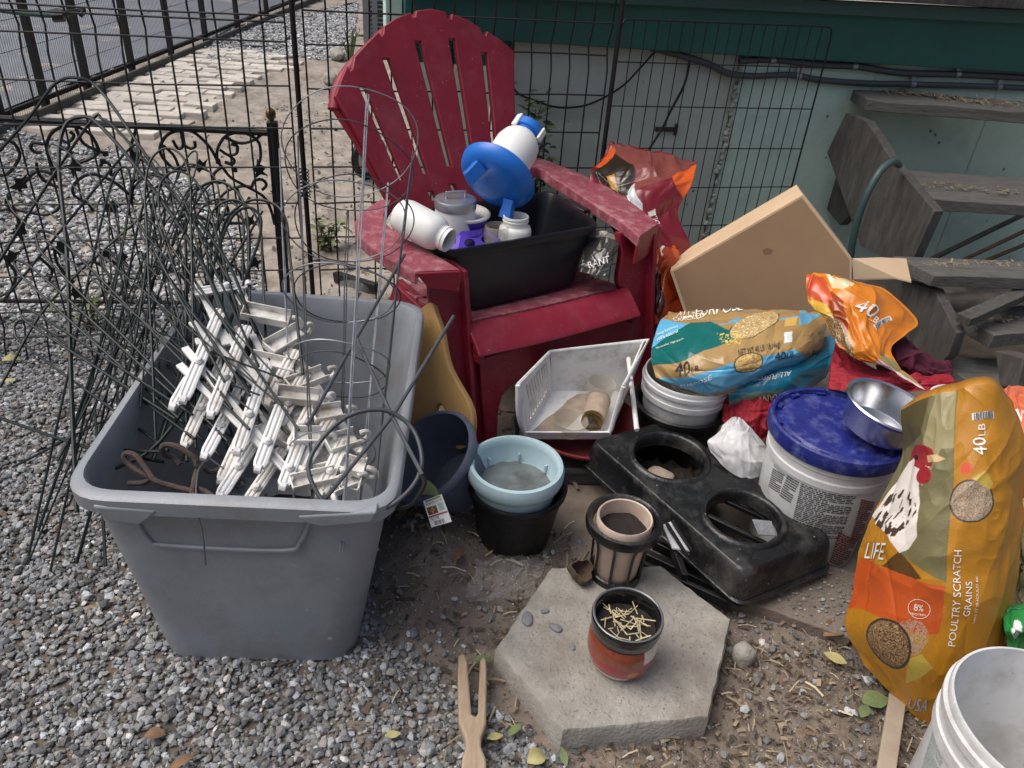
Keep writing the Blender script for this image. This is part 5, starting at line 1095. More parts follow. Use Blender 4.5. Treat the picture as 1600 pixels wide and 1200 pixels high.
hoop([(5, 470, 1.9), (120, 330, 1.92), (200, 235, 1.93), (215, 236, 1.92), (205, 300, 1.88), (185, 420, 1.8), (150, 560, 1.75), (60, 830, 1.72)], .0032)
hr = random.Random(19)
for k in range(15):                       # arches in front of the scrolls, legs running down into the tote
    ax_, ay = hr.uniform(215, 400), hr.uniform(243, 350); w_ = hr.uniform(22, 58); bx, by = hr.uniform(255, 430), hr.uniform(590, 740); d0, d1 = hr.uniform(1.86, 2.0), hr.uniform(1.56, 1.66); sp_w = w_ * hr.uniform(.7, 1.3); tl = hr.uniform(-.35, .1)
    A = lambda f, sd, lift=0: (ax_ + (bx - ax_) * f + sd * (w_ + (sp_w - w_) * f), ay + (by - ay) * f + lift + sd * w_ * tl * (1 - f), d0 + (d1 - d0) * f)
    hoop([A(1, -1), A(.6, -1), A(.25, -1), A(.1, -1), A(.02, -.7, -w_ * .25), A(0, 0, -w_ * .4), A(.02, .7, -w_ * .15), A(.1, 1), A(.25, 1), A(.6, 1), A(hr.uniform(.9, 1.05), 1)], hr.choice((.0022, .0028, .0036)))
for k in range(10):                       # hoops lying the other way, loose ends poking out to the left
    ax_, ay = hr.uniform(150, 430), hr.uniform(240, 430); w_ = hr.uniform(8, 24); bx = hr.uniform(40, 300); by = 640 + (250 - bx) * .9 + hr.uniform(-60, 110); d0, d1 = hr.uniform(1.82, 1.95), hr.uniform(1.66, 1.8); tl = hr.uniform(.1, .7)
    A = lambda f, sd, lift=0: (ax_ + (bx - ax_) * f + sd * w_, ay + (by - ay) * f + lift + sd * w_ * tl, d0 + (d1 - d0) * f)
    hoop([A(1, -1), A(.5, -1), A(.12, -1), A(.01, -.5, -w_ * .5), A(0, .5, -w_ * .5), A(.1, 1), A(.5, 1), A(hr.uniform(.8, 1.02), 1)], hr.choice((.0018, .0022, .0028)))
for k in range(12):                       # hoops crossing from upper left down to the right
    ax_, ay = hr.uniform(-20, 250), hr.uniform(230, 520); w_ = hr.uniform(7, 16); bx, by = hr.uniform(280, 460), hr.uniform(600, 760); d0, d1 = hr.uniform(1.8, 2.0), hr.uniform(1.52, 1.6)
    A = lambda f, sd, lift=0: (ax_ + (bx - ax_) * f - sd * w_ * .8, ay + (by - ay) * f + lift + sd * w_, d0 + (d1 - d0) * f)
    hoop([A(1, -1), A(.5, -1), A(.08, -1), A(.0, -.6), A(-.02, 0), A(0, .6), A(.08, 1), A(.5, 1), A(hr.uniform(.85, 1.), 1)], hr.choice((.0018, .0022, .003)))
st_ = [((-10, 650, 1.74), (140, 700, 1.68), (255, 722, 1.6)), ((240, 320, 1.95), (205, 560, 1.72), (120, 880, 1.74)), ((0, 605, 1.8), (80, 470, 1.85), (230, 330, 1.95)), ((148, 640, 1.66), (158, 760, 1.5), (165, 885, 1.42)), ((160, 700, 1.56), (205, 704, 1.54), (262, 706, 1.52)), ((175, 735, 1.5), (250, 690, 1.55), (340, 560, 1.7)), ((410, 330, 1.95), (325, 480, 1.8), (240, 720, 1.56)), ((20, 730, 1.76), (200, 640, 1.72), (330, 600, 1.66))]
for L in st_: tag(MB().tube(cr([PD(*q) for q in L], 6), hr.choice((.003, .0036)), 7).build('plant_stake', M_green_stake), 'straight green wire stake laid across the grey tote and the hoops', 'plant stake', 'straight green stakes over the tote')
# rusty hooks
hz4 = lambda x, y, d: PD(x * .35, 400 + y * .35, d)
rk = tag(MB().tube(cr([hz4(1130, 870, 1.56), hz4(960, 960, 1.5), hz4(905, 945, 1.48), hz4(880, 960, 1.45), hz4(865, 1020, 1.41), hz4(862, 1070, 1.39), hz4(900, 1120, 1.37), hz4(960, 1142, 1.36), hz4(988, 1132, 1.36), hz4(978, 1100, 1.37), hz4(930, 1060, 1.4), hz4(880, 1035, 1.42)], 7), .0052, 8).build('plant_hook', M_rust), 'rusty curled iron hook hanging over the front rim of the tote', 'hook')
tag(MB().tube(cr([hz4(880, 935, 1.45), hz4(865, 900, 1.45), hz4(800, 855, 1.45), hz4(745, 842, 1.46), hz4(722, 858, 1.46), hz4(735, 885, 1.47), hz4(770, 900, 1.48), hz4(805, 930, 1.48)], 7), .0056, 8).build('plant_hook', M_rust), 'rusty closed loop hook standing highest at the tote front', 'hook')
tag(MB().tube(cr([hz4(860, 1050, 1.42), hz4(760, 1025, 1.43), hz4(690, 1000, 1.43), hz4(660, 960, 1.44), hz4(610, 895, 1.45), hz4(570, 880, 1.46), hz4(552, 895, 1.46), hz4(575, 930, 1.46), hz4(640, 975, 1.45), hz4(668, 990, 1.45), hz4(640, 1012, 1.45), hz4(575, 1015, 1.46)], 7), .0054, 8).build('plant_hook', M_rust), 'rusty forked hook at the left of the tote front', 'hook')
tag(MB().tube([hz4(1000, 950, 1.45), hz4(930, 900, 1.47)] + cr([hz4(930, 900, 1.47), hz4(885, 960, 1.42), hz4(876, 1100, 1.37), hz4(905, 1250, 1.36), hz4(918, 1380, 1.36)], 5), .0016, 5).build('loose_wire', M_greywire), 'thin loose wire dangling down the front of the tote', 'wire')
# tomato cages
def cage(A, B, r0, r1, fr, nl, ph, r, lb, mt=M_galv, seed=0, ext=.1):
    a, b = PD(*A), PD(*B); ax = unit(b - a); L = np.linalg.norm(b - a); x = unit(np.cross(ax, (0.2, .9, .1))); y = np.cross(ax, x); rr = random.Random(seed)
    t = thing('tomato_cage', a, lb, 'tomato cage'); 
    for f in fr:
        rad = r0 + (r1 - r0) * f; ox, oy = rr.gauss(0, .006), rr.gauss(0, .006); tx, ty = rr.gauss(0, .09), rr.gauss(0, .09)
        MB().tube([a + ax * (L * f + rad * (tx * math.cos(q) + ty * math.sin(q))) + x * (ox + rad * math.cos(q) * (1 + .05 * math.sin(3 * q + seed))) + y * (oy + rad * math.sin(q)) for q in np.linspace(0, 2 * math.pi, 48, endpoint=False)], r, 6, closed=True).build('ring', mt, t)
    for k in range(nl):
        q = ph + 2 * math.pi * k / nl; c, s = math.cos(q), math.sin(q)
        for dd in (-.0025, .0025): MB().tube([a + ax * (L * f) + (x * c + y * s) * max((r0 + (r1 - r0) * f), .005) + (x * s - y * c) * dd + x * rr.gauss(0, .0015) for f in np.linspace(-ext, 1, 9)], r, 6).build('leg', mt, t)
    return t
cage((520, 800, 1.52), (540, 225, 2.02), .075, .172, (.12, .34, .52, .74, 1.0), 3, .7, .0017, 'taller shiny wire tomato cage standing in the right end of the tote', seed=3)
cage((535, 770, 1.55), (552, 262, 1.98), .07, .160, (.3, .55, .8, .99), 3, 1.5, .0016, 'dull grey wire tomato cage nested inside the shiny one', M_greywire, seed=8)
rs = thing('ring_support', PD(612, 655, 1.47), 'dark wire ring plant support on straight legs hanging at the tote front right corner', 'plant support')
rc = [(482, 735, 1.40), (500, 690, 1.42), (545, 650, 1.45), (600, 641, 1.47), (643, 668, 1.47), (659, 715, 1.44), (648, 755, 1.41), (610, 790, 1.385), (560, 803, 1.375), (510, 788, 1.38)]
MB().tube(cr([PD(*q) for q in rc], 8, True), .0042, 10, closed=True).build('ring', M_greywire, rs)
for L in (((709, 494, 1.62), (615, 648, 1.475), (498, 792, 1.40)), ((632, 398, 1.85), (557, 528, 1.66), (480, 664, 1.52)), ((556, 527, 1.66), (613, 652, 1.475), (660, 742, 1.40))): MB().tube([PD(*q) for q in L], .004, 8).build('leg', M_greywire, rs)
MB().tube(cr([PD(660, 742, 1.40), PD(662, 760, 1.40), PD(640, 790, 1.41), PD(612, 795, 1.42), PD(606, 812, 1.42)], 6), .0042, 8).build('hook', M_iron, rs)
# clear tray and things behind
q = PG(548, 470); tag(MB().lathe([(0.0, 0), (.09, 0), (.085, .02), (.075, .05), (.05, .072), (0, .08)], q, UP, 40).build('clear_dome', M_clear, sharp=60), 'clear plastic dome lying on the dirt just beyond the tote', 'plastic dome')

# ================================================================== POTS AND THINGS IN FRONT OF THE CHAIR
# tilted slate pot with price tag
v_ = unit(ray(672, 712)); pc_ = PD(670, 712, 1.93); pax = unit(-.66 * v_ + .75 * (VR * -.76 + VU * .65))
sp = thing('slate_pot', (pc_[0], pc_[1], 0), 'empty slate blue plastic pot with honeycomb sides tipped over against the tote', 'pot')
hcw = lambda a, h: .012 * max(0, math.sin(a * 14 + (0 if int(h / .022) % 2 else math.pi))) * (1 if h < -.02 else 0)
MB().lathe([(0, -.15), (.078, -.15), (.086, -.145)] + [(.088 + .034 * k / 12, -.14 + .115 * k / 12) for k in range(13)] + [(.124, -.022), (.131, -.016), (.133, 0), (.129, .006), (.121, .005), (.116, -.01), (.108, -.06), (.085, -.135), (0, -.14)], pc_, pax, 84, hcw).build('pot_body', M_slate, sp, sharp=45)
tgc = [PD(661, 783, 1.70), PD(690, 772, 1.70), PD(706, 815, 1.66), PD(674, 824, 1.66)]
tg = thing('price_tag', tgc[0], 'white plant price tag with a small flower picture hanging from the slate pot', 'price tag')
sT = Sheet([[tgc[3], tgc[2]], [tgc[0], tgc[1]]], 60, 80); sT.fill((226, 226, 222)); Q = lambda u0, u1, v0, v1: (sT.u > u0) & (sT.u < u1) & (sT.v > v0) & (sT.v < v1)
sT.fill((150, 50, 60), Q(.02, .98, .34, .40)); sT.fill((96, 40, 34), Q(.06, .55, .42, .72)); sT.fill((170, 130, 60), Q(.06, .55, .42, .72) & (vnoise(sT.u * 14, sT.v * 14) > .6)); sT.fill((120, 150, 90), Q(.1, .9, .9, .98)); sT.fill((150, 186, 170), Q(.64, .9, .46, .74))
sT.mesh('tag_card', M_tag, tg, .0, .0012, (226, 226, 222))
put([sT.text('RANUNCULUS', (.1, .78), (.92, .78), (.1, .86), None, None, uvs=True), sT.text('$3.98', (.12, .22), (.5, .22), (.12, .31), None, None, uvs=True)], 'lettering', M_ink, tg)
m = MB(); r = random.Random(1); u0 = .2
while u0 < .72: wd = r.choice((.015, .03)); m.add(sT.pt([u0, u0 + wd, u0 + wd, u0], [.03, .03, .18, .18], .0006), [(0, 1, 2, 3)]); u0 += wd + r.choice((.02, .03))
put([m], 'barcode', M_ink, tg)
MB().prism([PD(655, 772, 1.705), PD(664, 748, 1.705), PD(672, 752, 1.705), PD(682, 762, 1.705), PD(686, 774, 1.70)], v_ * .001).build('plant_label', M_leafg, tg)
# ochre pot lying behind it
yp = PD(672, 580, 2.10); yn = unit((-.45, -.80, .40)); yq = lambda x, y: PN(x, y, yp, yn)
yX = unit(np.cross(UP, yn)); yY = np.cross(yn, yX); y2 = lambda p: ((p - yp) @ yX, (p - yp) @ yY)
yo = cr([np.array(q, float) for q in ((630, 560), (648, 500), (655, 488), (676, 473), (684, 490), (694, 520), (706, 575), (740, 640), (738, 690), (716, 700), (706, 662), (700, 645), (692, 630), (684, 636), (680, 648), (664, 664), (630, 678))], 4, True)
vs, fs = shape2d([[y2(yq(*q)) for q in yo]], .012, .003); yf = frame(yp, yX, yY)
tag(MB().add([yf(v) for v in vs], fs).build('ochre_board', M_yellow, sharp=40), 'tan ochre board with a round cut edge leaning between the tote and the chair leg', 'board')
# pale blue pot nested in a black pot
c = np.array([.034, 1.502, 0]); z0 = Z(c[0], c[1])
bpot = thing('black_pot', c + UP * z0, 'black basket weave pot carrying the pale blue pot', 'pot')
wv = lambda a, h: .010 * math.sin(a * 22 + (0 if int(h / .011) % 2 else math.pi)) if .01 < h < .15 else 0
MB().lathe([(0, 0), (.083, 0), (.088, .004)] + [(.09 + .023 * k / 14, .01 + .15 * k / 14) for k in range(15)] + [(.116, .166), (.122, .172), (.124, .184), (.120, .189), (.113, .186), (.108, .165), (.084, .012), (0, .01)], c + UP * (z0 - .005), UP, 132, wv).build('pot_body', M_black, bpot, sharp=50)
lb = thing('blue_pot', c + UP * .08, 'pale blue plastic pot with grey silt inside, nested in the black pot', 'pot')
MB().lathe([(0, .07), (.08, .07), (.084, .075), (.104, .185), (.107, .2), (.114, .203), (.1185, .215), (.1185, .232), (.114, .244), (.106, .246), (.101, .24), (.100, .225), (.094, .18), (.09, .174), (.078, .172), (.076, .09), (0, .09)], c + np.array([-.008, -.008, 0]), UP, 72).build('pot_body', M_lightblue, lb, sharp=50)
disc_rough(c + np.array([-.008, -.008, .178]), .092, .004, 3, 32).build('silt', M_wetsoil, lb)
m = MB()
for a in (.6, 1.5, 2.4, 3.6, 5.2): d = np.array([math.cos(a), math.sin(a), 0]); m.box(c + np.array([-.008, -.008, .192]) + d * .092, d * .004, np.cross(UP, d) * .0018, UP * .012)
m.build('rib', M_lightblue, lb)
# hexagonal slab
hxp = [(775, 1013), (862, 887), (1032, 884), (1141, 968), (1107, 1120), (880, 1141)]
ht = [P(*q, .065) for q in hxp]; m = MB(); cen = sum(ht) / 6
def edgeline(pts, n, amp, seed):
    o = []
    for i in range(len(pts)):
        a, b = pts[i], pts[(i + 1) % len(pts)]
        for k in range(n): t_ = k / n; q = a + (b - a) * t_; o.append(q + unit(cen - q) * amp * (float(fbm(q[0] * 60 + seed, q[1] * 60, o=3)) - .3))
    return o
top = edgeline(ht, 16, .008, 1); mid_ = [q - UP * .006 + unit(q - cen) * .004 for q in top]; bot = [q - UP * .075 + unit(q - cen) * .004 for q in top]; inn = [cen + (q - cen) * .97 + UP * .001 for q in top]
rings = [bot, mid_, top, inn]
for f in (.8, .6, .4, .2): rings.append([cen + (q - cen) * f + UP * .002 * (float(fbm(q[0] * 9 * f, q[1] * 9 * f, o=2)) - .5) for q in top])
slab = m.loft(rings).build('stepping_slab', M_conc, sharp=35); tag(slab, 'hexagonal grey concrete stepping slab carrying the mug and the cage pot', 'paving slab')
def pebbles(name, pts, n, smin, smax, seed, zoff):
    r = np.random.default_rng(seed); poly = np.array([q[:2] for q in pts]); x, y, s = scatter(poly, n, smin, smax, seed); n = len(x); vv = VARS[r.integers(0, len(VARS), n)]; V = (vv * s[:, None, None] * .5 + np.stack([x, y, np.full(n, zoff) + s * .2], -1)[:, None]).reshape(-1, 3)
    val = np.clip(np.exp(r.normal(math.log(.2), .35, n)), .06, .5); o = mesh_np(name, V, (IF[None] + (np.arange(n) * 12)[:, None, None]).reshape(-1, 3), M_stone, np.repeat(val[:, None] * np.array([1.02, 1, .96]), 12, 0), smooth=False); o['kind'] = 'stuff'
inner = [cen + (q - cen) * .93 for q in ht]
pebbles('slab_grit', inner, 2200, .001, .0035, 4, .066)
for k, (x, y, s) in enumerate(((824, 967, .019), (868, 981, .015), (852, 955, .009), (896, 1012, .006))): rock('pebble', P(x, y, .067), (s, s * .6, s * .4), M_pebble, 'small stone resting on the hexagonal slab', 'stone', k + 11, 'loose stones on the hexagonal slab')
# clay coloured pot in a black cage
c = np.array([.278, 1.335, .066]); cp = thing('cage_pot', c, 'pinkish pot of dark soil held in a black bar cage on the slab corner', 'pot')
MB().lathe([(0, .0), (.047, 0), (.05, .004), (.058, .12), (.062, .125), (.0635, .168), (.061, .172), (.058, .17), (.056, .13), (.05, .128)], c + UP * .004, UP, 56).build('pot_body', M_pinkpot, cp, sharp=50)
disc_rough(c + UP * .137, .057, .006, 5).build('soil', M_soil, cp)
MB().lathe([(.078, .142), (.086, .146), (.088, .158), (.086, .17), (.080, .172), (.074, .168), (.070, .15)], c, UP, 64, closed=True).build('cage_ring', M_tray, cp, sharp=50)
MB().lathe([(.05, 0), (.06, .0), (.061, .018), (.057, .02), (.052, .016)], c, UP, 48, closed=True).build('cage_ring', M_tray, cp, sharp=50)
for k in range(9):
    a = 2 * math.pi * k / 9 + .2; d = np.array([math.cos(a), math.sin(a), 0]); MB().tube(cr([c + d * .059 + UP * .012, c + d * .06 + UP * .05, c + d * .064 + UP * .11, c + d * .08 + UP * .15], 6), .0032, 6).build('cage_bar', M_black, cp)
# painted mug
c = np.array([.268, 1.083, .066]); mg = thing('painted_mug', c, 'round red and brown painted ceramic mug with black collar, filled with straw on the slab', 'mug')
prof = [(0, 0), (.048, 0), (.053, .004), (.063, .02), (.070, .045), (.0715, .065), (.0705, .085), (.066, .098), (.0655, .102), (.068, .104), (.069, .112), (.0715, .116), (.0725, .138), (.071, .1415), (.067, .142), (.0645, .138), (.062, .11), (.06, .03), (0, .03)]
P2 = []
for (r0, h0), (r1, h1) in zip(prof[:-1], prof[1:]):
    for k in range(4): P2.append((r0 + (r1 - r0) * k / 4, h0 + (h1 - h0) * k / 4))
P2.append(prof[-1]); seg = 120
lm = MB().lathe([(max(r, 1e-4), h) for r, h in P2], c, UP, seg); V = np.array(lm.v); hh = np.repeat([h for r, h in P2], seg); idx = np.repeat(np.arange(len(P2)), seg); rel = V - c; ang = np.arctan2(rel[:, 0], -rel[:, 1])
cols = np.tile(lin((150, 28, 36)), (len(V), 1)); BR = lin((122, 56, 36))
k = (hh > .055) & (ang < .55) & (ang > -2); cols[k] = np.array(BR) * (.8 + .5 * fbm(ang[k] * 40, hh[k] * 30, o=2))[:, None]; cols[(hh < .026) & (ang < .15)] = lin((220, 214, 204)); cols[(hh > .05) & (ang > .55)] = lin((206, 198, 188)); cols[(hh > .045) & (hh < .066) & (ang > .5)] = lin((150, 26, 34))
cols[(hh > .03) & (hh < .05) & (ang > .12) & (ang < .42)] = lin((196, 110, 40)); cols[(hh > .012) & (hh < .034) & (ang > .62) & (ang < .95)] = lin((190, 120, 60)); cols[(hh < .02) & (ang > .95)] = lin((220, 214, 204))
cols[(hh > .0985) | (idx >= 64)] = lin((16, 17, 20))
me = mesh_np('mug_body', V, [f for f in lm.f if len(f) == 4], M_mug, cols, mg, sharp=50)
disc_rough(c + UP * .105, .0615, .006, 9).build('soil', M_soil, mg)
M_rimglaze = mat('black_glaze_reflection', (92, 96, 102), .2, .4, 20, .1, 60, spec=.7)  # rim grey stands for the reflection on black glaze, put into the colour
rim_ = MB().lathe([(.0665, .1415), (.069, .1432), (.0712, .142)], c, UP, 72, closed=True).build('rim', M_rimglaze, mg)
r = random.Random(3); m = MB()
for k in range(46): a = r.uniform(0, 6.28); q = c + UP * r.uniform(.106, .118) + .05 * r.random() ** .5 * np.array([math.cos(a), math.sin(a), 0]); b = r.uniform(0, 6.28); L = r.uniform(.006, .022); d = np.array([math.cos(b), math.sin(b), r.uniform(-.2, .5)]) * L; m.bar(q - d, q + d, r.uniform(.001, .003), .001)
o = m.build('straw', M_straw, mg); o['kind'] = 'stuff'
tag(MB().tube([PD(948, 992, 1.62), PD(1000, 961, 1.60)], .0026, 8).build('white_stick', M_white), 'short white stick lying on the straw in the painted mug', 'stick')
# clothespin
pz = .016
def pinpt(px, py, z): q = P(px, py, z); return q
pn = [(716, 1024), (721, 1020), (727, 1022), (731, 1035), (737, 1115), (743, 1118), (747, 1114), (750, 1032), (754, 1025), (759, 1028), (761, 1040), (760, 1130), (752, 1152), (752, 1165), (760, 1185), (762, 1230), (758, 1262), (722, 1262), (719, 1230), (722, 1185), (728, 1165), (727, 1152), (717, 1128), (715, 1060)]
pb = [P(*q, .052) for q in pn]; MBp = MB(); fz = frame(P(738, 1120, .052), unit(P(760, 1120, .052) - P(716, 1120, .052)), unit(P(738, 1020, .052) - P(738, 1200, .052)))
o0 = P(738, 1120, .052); X_ = unit(P(760, 1120, .052) - P(716, 1120, .052)); Y_ = unit(np.cross(UP, X_)); vs, fs = shape2d([[((q - o0) @ X_, (q - o0) @ Y_) for q in pb]], .013, .005); tl = UP * 0
pin = MB().add([o0 + X_ * v[0] + Y_ * v[1] + UP * (v[2] - .013 - .022 * 0) for v in vs], fs).build('clothespin', M_pin, sharp=35); tag(pin, 'oversized split wooden clothespin lying on gravel at the bottom edge', 'clothespin')

# ------------------------------------------------------------------ white dish bin, bowl and grey bin under the seat
gb = P(900, 757, .0); q0, q1 = P(850, 757, .0), P(962, 760, .0); gd = unit(q1 - q0); gn = np.cross(UP, gd)
tag(shell([q0 - gd * .08 + UP * .06, q1 + gd * .03 + UP * .06, q1 + gd * .03 + gn * .26 + UP * .06, q0 - gd * .08 + gn * .26 + UP * .06], [q0 - gd * .06, q1 + gd * .01, q1 + gd * .01 + gn * .24, q0 - gd * .06 + gn * .24], .03, .004, .01, .014, M_greybin, 'grey_bin'), 'low dark grey bin under the front of the chair seat', 'bin')
rb = (q0 + q1) / 2 + gn * .15 + UP * .06 + gd * .02
tag(MB().lathe([(0, 0), (.10, 0), (.12, .006), (.165, .045), (.176, .05), (.176, .056), (.168, .056), (.12, .014), (0, .01)], rb, UP, 64).build('maroon_bowl', M_maroonbowl, sharp=50), 'maroon plastic bowl under the white dish bin', 'bowl')
wbn = thing('dish_bin', rb, 'white slotted plastic dish bin tilted under the chair, holding dusty jars', 'bin')
a_, b_, cc = PD(820, 684, 2.15), PD(950, 684, 2.20), PD(981, 612, 2.40); bk_ = cc - b_; d_ = a_ + bk_; hv = unit(np.cross(b_ - a_, bk_)); hv = hv if hv[2] > 0 else -hv; flare = unit(a_ - b_)
HT = .18; ar, dr = a_ + hv * HT + flare * .045, d_ + hv * HT * .78 + flare * .03; brt, crt = b_ + hv * HT - flare * .005, cc + hv * HT * 1.05 - flare * .02
def panel(p00, p10, p11, p01, th, slots=0, s0=.2, s1=.8, t0=.2, t1=.8, nm='side'):
    X = unit(p10 - p00); n = unit(np.cross(X, p01 - p00)); Y = np.cross(n, X); f = frame(p00, X, Y); to = lambda p: ((p - p00) @ X, (p - p00) @ Y)
    bl = lambda s, t: p00 * (1 - s) * (1 - t) + p10 * s * (1 - t) + p11 * s * t + p01 * (1 - s) * t
    ol = [[to(p) for p in (p00, p10, p11, p01)]]
    for k in range(slots):
        s = s0 + (s1 - s0) * k / (slots - 1); w_ = (s1 - s0) / slots * .34; ol.append([to(bl(s - w_, t0)), to(bl(s + w_, t0)), to(bl(s + w_ + .03, (t0 + t1) / 2)), to(bl(s + w_, t1)), to(bl(s - w_, t1)), to(bl(s - w_ + .03, (t0 + t1) / 2))])
    vs, fs = shape2d(ol, th / 2, .0008); return MB().add([f(v) for v in vs], fs).build(nm, M_white, wbn, sharp=35)
panel(a_, b_, cc, d_, .005, nm='bin_floor'); panel(a_, d_, dr, ar, .005, 9, .22, .86, .18, .86); panel(b_, cc, crt, brt, .005, 6, .3, .85, .2, .85); panel(d_, cc, crt, dr, .005, nm='back')
m = MB(); m.tube(cr([ar, ar * .5 + a_ * .5 + flare * .004 - unit(bk_) * .01, a_ + hv * .022 + flare * .004, a_ * .9 + b_ * .1 + hv * .016, b_ * .9 + a_ * .1 + hv * .016, b_ + hv * .022, brt * .5 + b_ * .5, brt], 5), .007, 8); m.tube([ar, dr, crt, brt], .006, 8); m.build('rim', M_white, wbn)
panel(a_ - unit(bk_) * .004, b_ - unit(bk_) * .004, b_ + hv * .03 - unit(bk_) * .012, a_ + hv * .03 - unit(bk_) * .012, .005, nm='front_lip')
fl_ = lambda s, t, h=.004: a_ + (b_ - a_) * s + bk_ * t + hv * h
m = MB(); m.loft([[fl_(.22 + .3 * k / 6 + .18 * x + .02 * math.sin(k * 2 + x * 5), .1 + .8 * k / 6, .004 + .004 * (1 - x * x)) for x in (-1, -.5, 0, .5, 1)] + [fl_(.22 + .3 * k / 6 + .18 * x, .1 + .8 * k / 6, .002) for x in (1, .5, 0, -.5, -1)] for k in range(7)]); m.build('caked_dirt', M_dust, wbn)
jl = lambda name, A, B, r, mt, lb: (thing(name, A, lb, 'jar'), A, unit(B - A), np.linalg.norm(B - A))
j, A, ax, L = jl('dusty_jar', fl_(.70, .62, .036), fl_(.74, .12, .034), .03, M_glass, 'dusty glass jar with a metal lid lying in the white dish bin')
MB().lathe([(0, 0), (.028, .002), (.034, .01), (.034, L * .8), (.028, L * .88), (.028, L)], A, ax, 36).build('jar_body', M_dust, j, sharp=60); MB().lathe([(.029, L * .86), (.031, L * .87), (.031, L * 1.0), (.024, L * 1.01), (.02, L * 1.0), (0, L)], A, ax, 36).build('lid', M_gold, j, sharp=40)
j, A, ax, L = jl('glass_tumbler', fl_(.48, .10, .004), fl_(.48, .10, .09), .04, M_glass, 'clear dusty tumbler standing at the front of the white dish bin'); MB().lathe([(0, .004), (.04, .004), (.046, .03), (.05, .045), (.047, .045), (.043, .03), (.037, .008), (0, .008)], A, hv, 40).build('tumbler_body', M_glass, j, sharp=60)
j, A, ax, L = jl('glass_tumbler', fl_(.66, .72, .004), fl_(.66, .72, .09), .04, M_glass, 'clear glass tumbler at the back of the white dish bin'); MB().lathe([(0, .004), (.036, .004), (.04, .05), (.043, .075), (.040, .075), (.037, .05), (.033, .008), (0, .008)], A, hv, 40).build('tumbler_body', M_glass, j, sharp=60)
tag(MB().tube([PD(995, 672, 2.1), PD(982, 560, 2.3)], .007, 8).build('white_rod', M_white), 'thin white rod leaning by the right chair leg beside the maroon bowl', 'rod')

# ------------------------------------------------------------------ black tray with two round openings
tc_ = [P(926, 690, .165), P(1162, 896, .15), P(1300, 842, .15), P(1046, 658, .165)]
ty = thing('feeding_tray', (tc_[0] + tc_[2]) / 2 - UP * .15, 'dusty black plastic raised tray with two big round openings', 'tray')
tX = unit(tc_[1] - tc_[0] + tc_[2] - tc_[3]); tn = unit(np.cross(tX, tc_[3] - tc_[0])); tY = np.cross(tn, tX); tO = sum(tc_) / 4; tf = frame(tO, tX, tY); t2 = lambda p: ((p - tO) @ tX, (p - tO) @ tY)
on = lambda px, py: t2(PN(px, py, tO, tn))
hc = []
for L in ([(985, 695), (1117, 735), (1030, 676), (1062, 757)], [(1092, 790), (1238, 835), (1140, 763), (1190, 853)]):
    q = [np.array(on(*p)) for p in L]; hc.append(((sum(q) / 4) - np.array([0., .006]), .222 * (np.linalg.norm(q[0] - q[1]) + np.linalg.norm(q[2] - q[3]))))
olt = rquad([np.array([*t2(p), 0]) for p in tc_], .03)
vs, fs = shape2d([[(q[0], q[1]) for q in olt]] + [[(c_[0] + r_c * math.cos(a), c_[1] + r_c * math.sin(a)) for a in np.linspace(0, 2 * math.pi, 64, endpoint=False)] for c_, r_c in hc], .004, .002)
MB().add([tf(v) for v in vs], fs).build('top', M_tray, ty, sharp=40)
ol3 = [np.array([q[0], q[1], 0]) for q in olt]; oc = sum(ol3) / len(ol3)
gr = lambda f, z: [tf((oc + (q - oc) * 1 + unit(q - oc) * f) + np.array([0, 0, z])) for q in ol3]
MB().loft([gr(-.004, .0045), gr(.004, .001), gr(.010, -.012), gr(.022, -.075), gr(.030, -.078), gr(.030, -.088), gr(.018, -.088), gr(.004, -.012), gr(-.006, -.004)], False, False).build('skirt', M_tray, ty, sharp=50)
for (c_, r_c) in hc: MB().lathe([(r_c + .012, .004), (r_c + .008, .010), (r_c, .011), (r_c - .006, .006), (r_c - .006, -.03), (r_c - .002, -.03), (r_c, .0)], tf((c_[0], c_[1], 0)), tn, 72, closed=True).build('opening_rim', M_tray, ty, sharp=60)
c0_ = tf((hc[0][0][0], hc[0][0][1], 0)); c1_ = tf((hc[1][0][0], hc[1][0][1], 0))
tag(disc_rough(np.array([c0_[0], c0_[1], .055]), .13, .03, 21, 40, 16).build('dirt_clods', M_soil), None, None, None, 'stuff')
tag(disc_rough(np.array([c1_[0], c1_[1], .012]), .14, .02, 23, 40, 16).build('dirt_clods', M_soil), None, None, None, 'stuff')
rock('dirt_lump', PN(1030, 745, np.array([0, 0, .075]), UP), (.04, .03, .02), M_dust, 'brown clod of dirt seen through the far tray opening', 'dirt clod', 31)
bx = MB().bar(PD(1105, 806, 1.93), PD(1200, 852, 1.88), .012, .012).bar(PD(1120, 776, 2.0), PD(1235, 830, 1.96), .012, .012).bar(PD(1095, 792, 1.95), PD(1130, 774, 2.02), .012, .012).bar(PD(1200, 852, 1.88), PD(1238, 828, 1.96), .012, .012)
tag(bx.build('black_rack', M_black, bev=.002), 'black plastic rack bars visible inside the near tray opening', 'rack')
tag(MB().prism([PD(1175, 812, 1.90), PD(1205, 815, 1.9), PD(1212, 838, 1.88), PD(1185, 836, 1.87)], UP * .002).build('paper_scrap', M_pebble), 'pale scrap of film lying inside the near tray opening', 'scrap')
ck = thing('black_crate', P(1090, 905, 0), 'broken black slatted crate pieces under the near edge of the tray', 'crate')
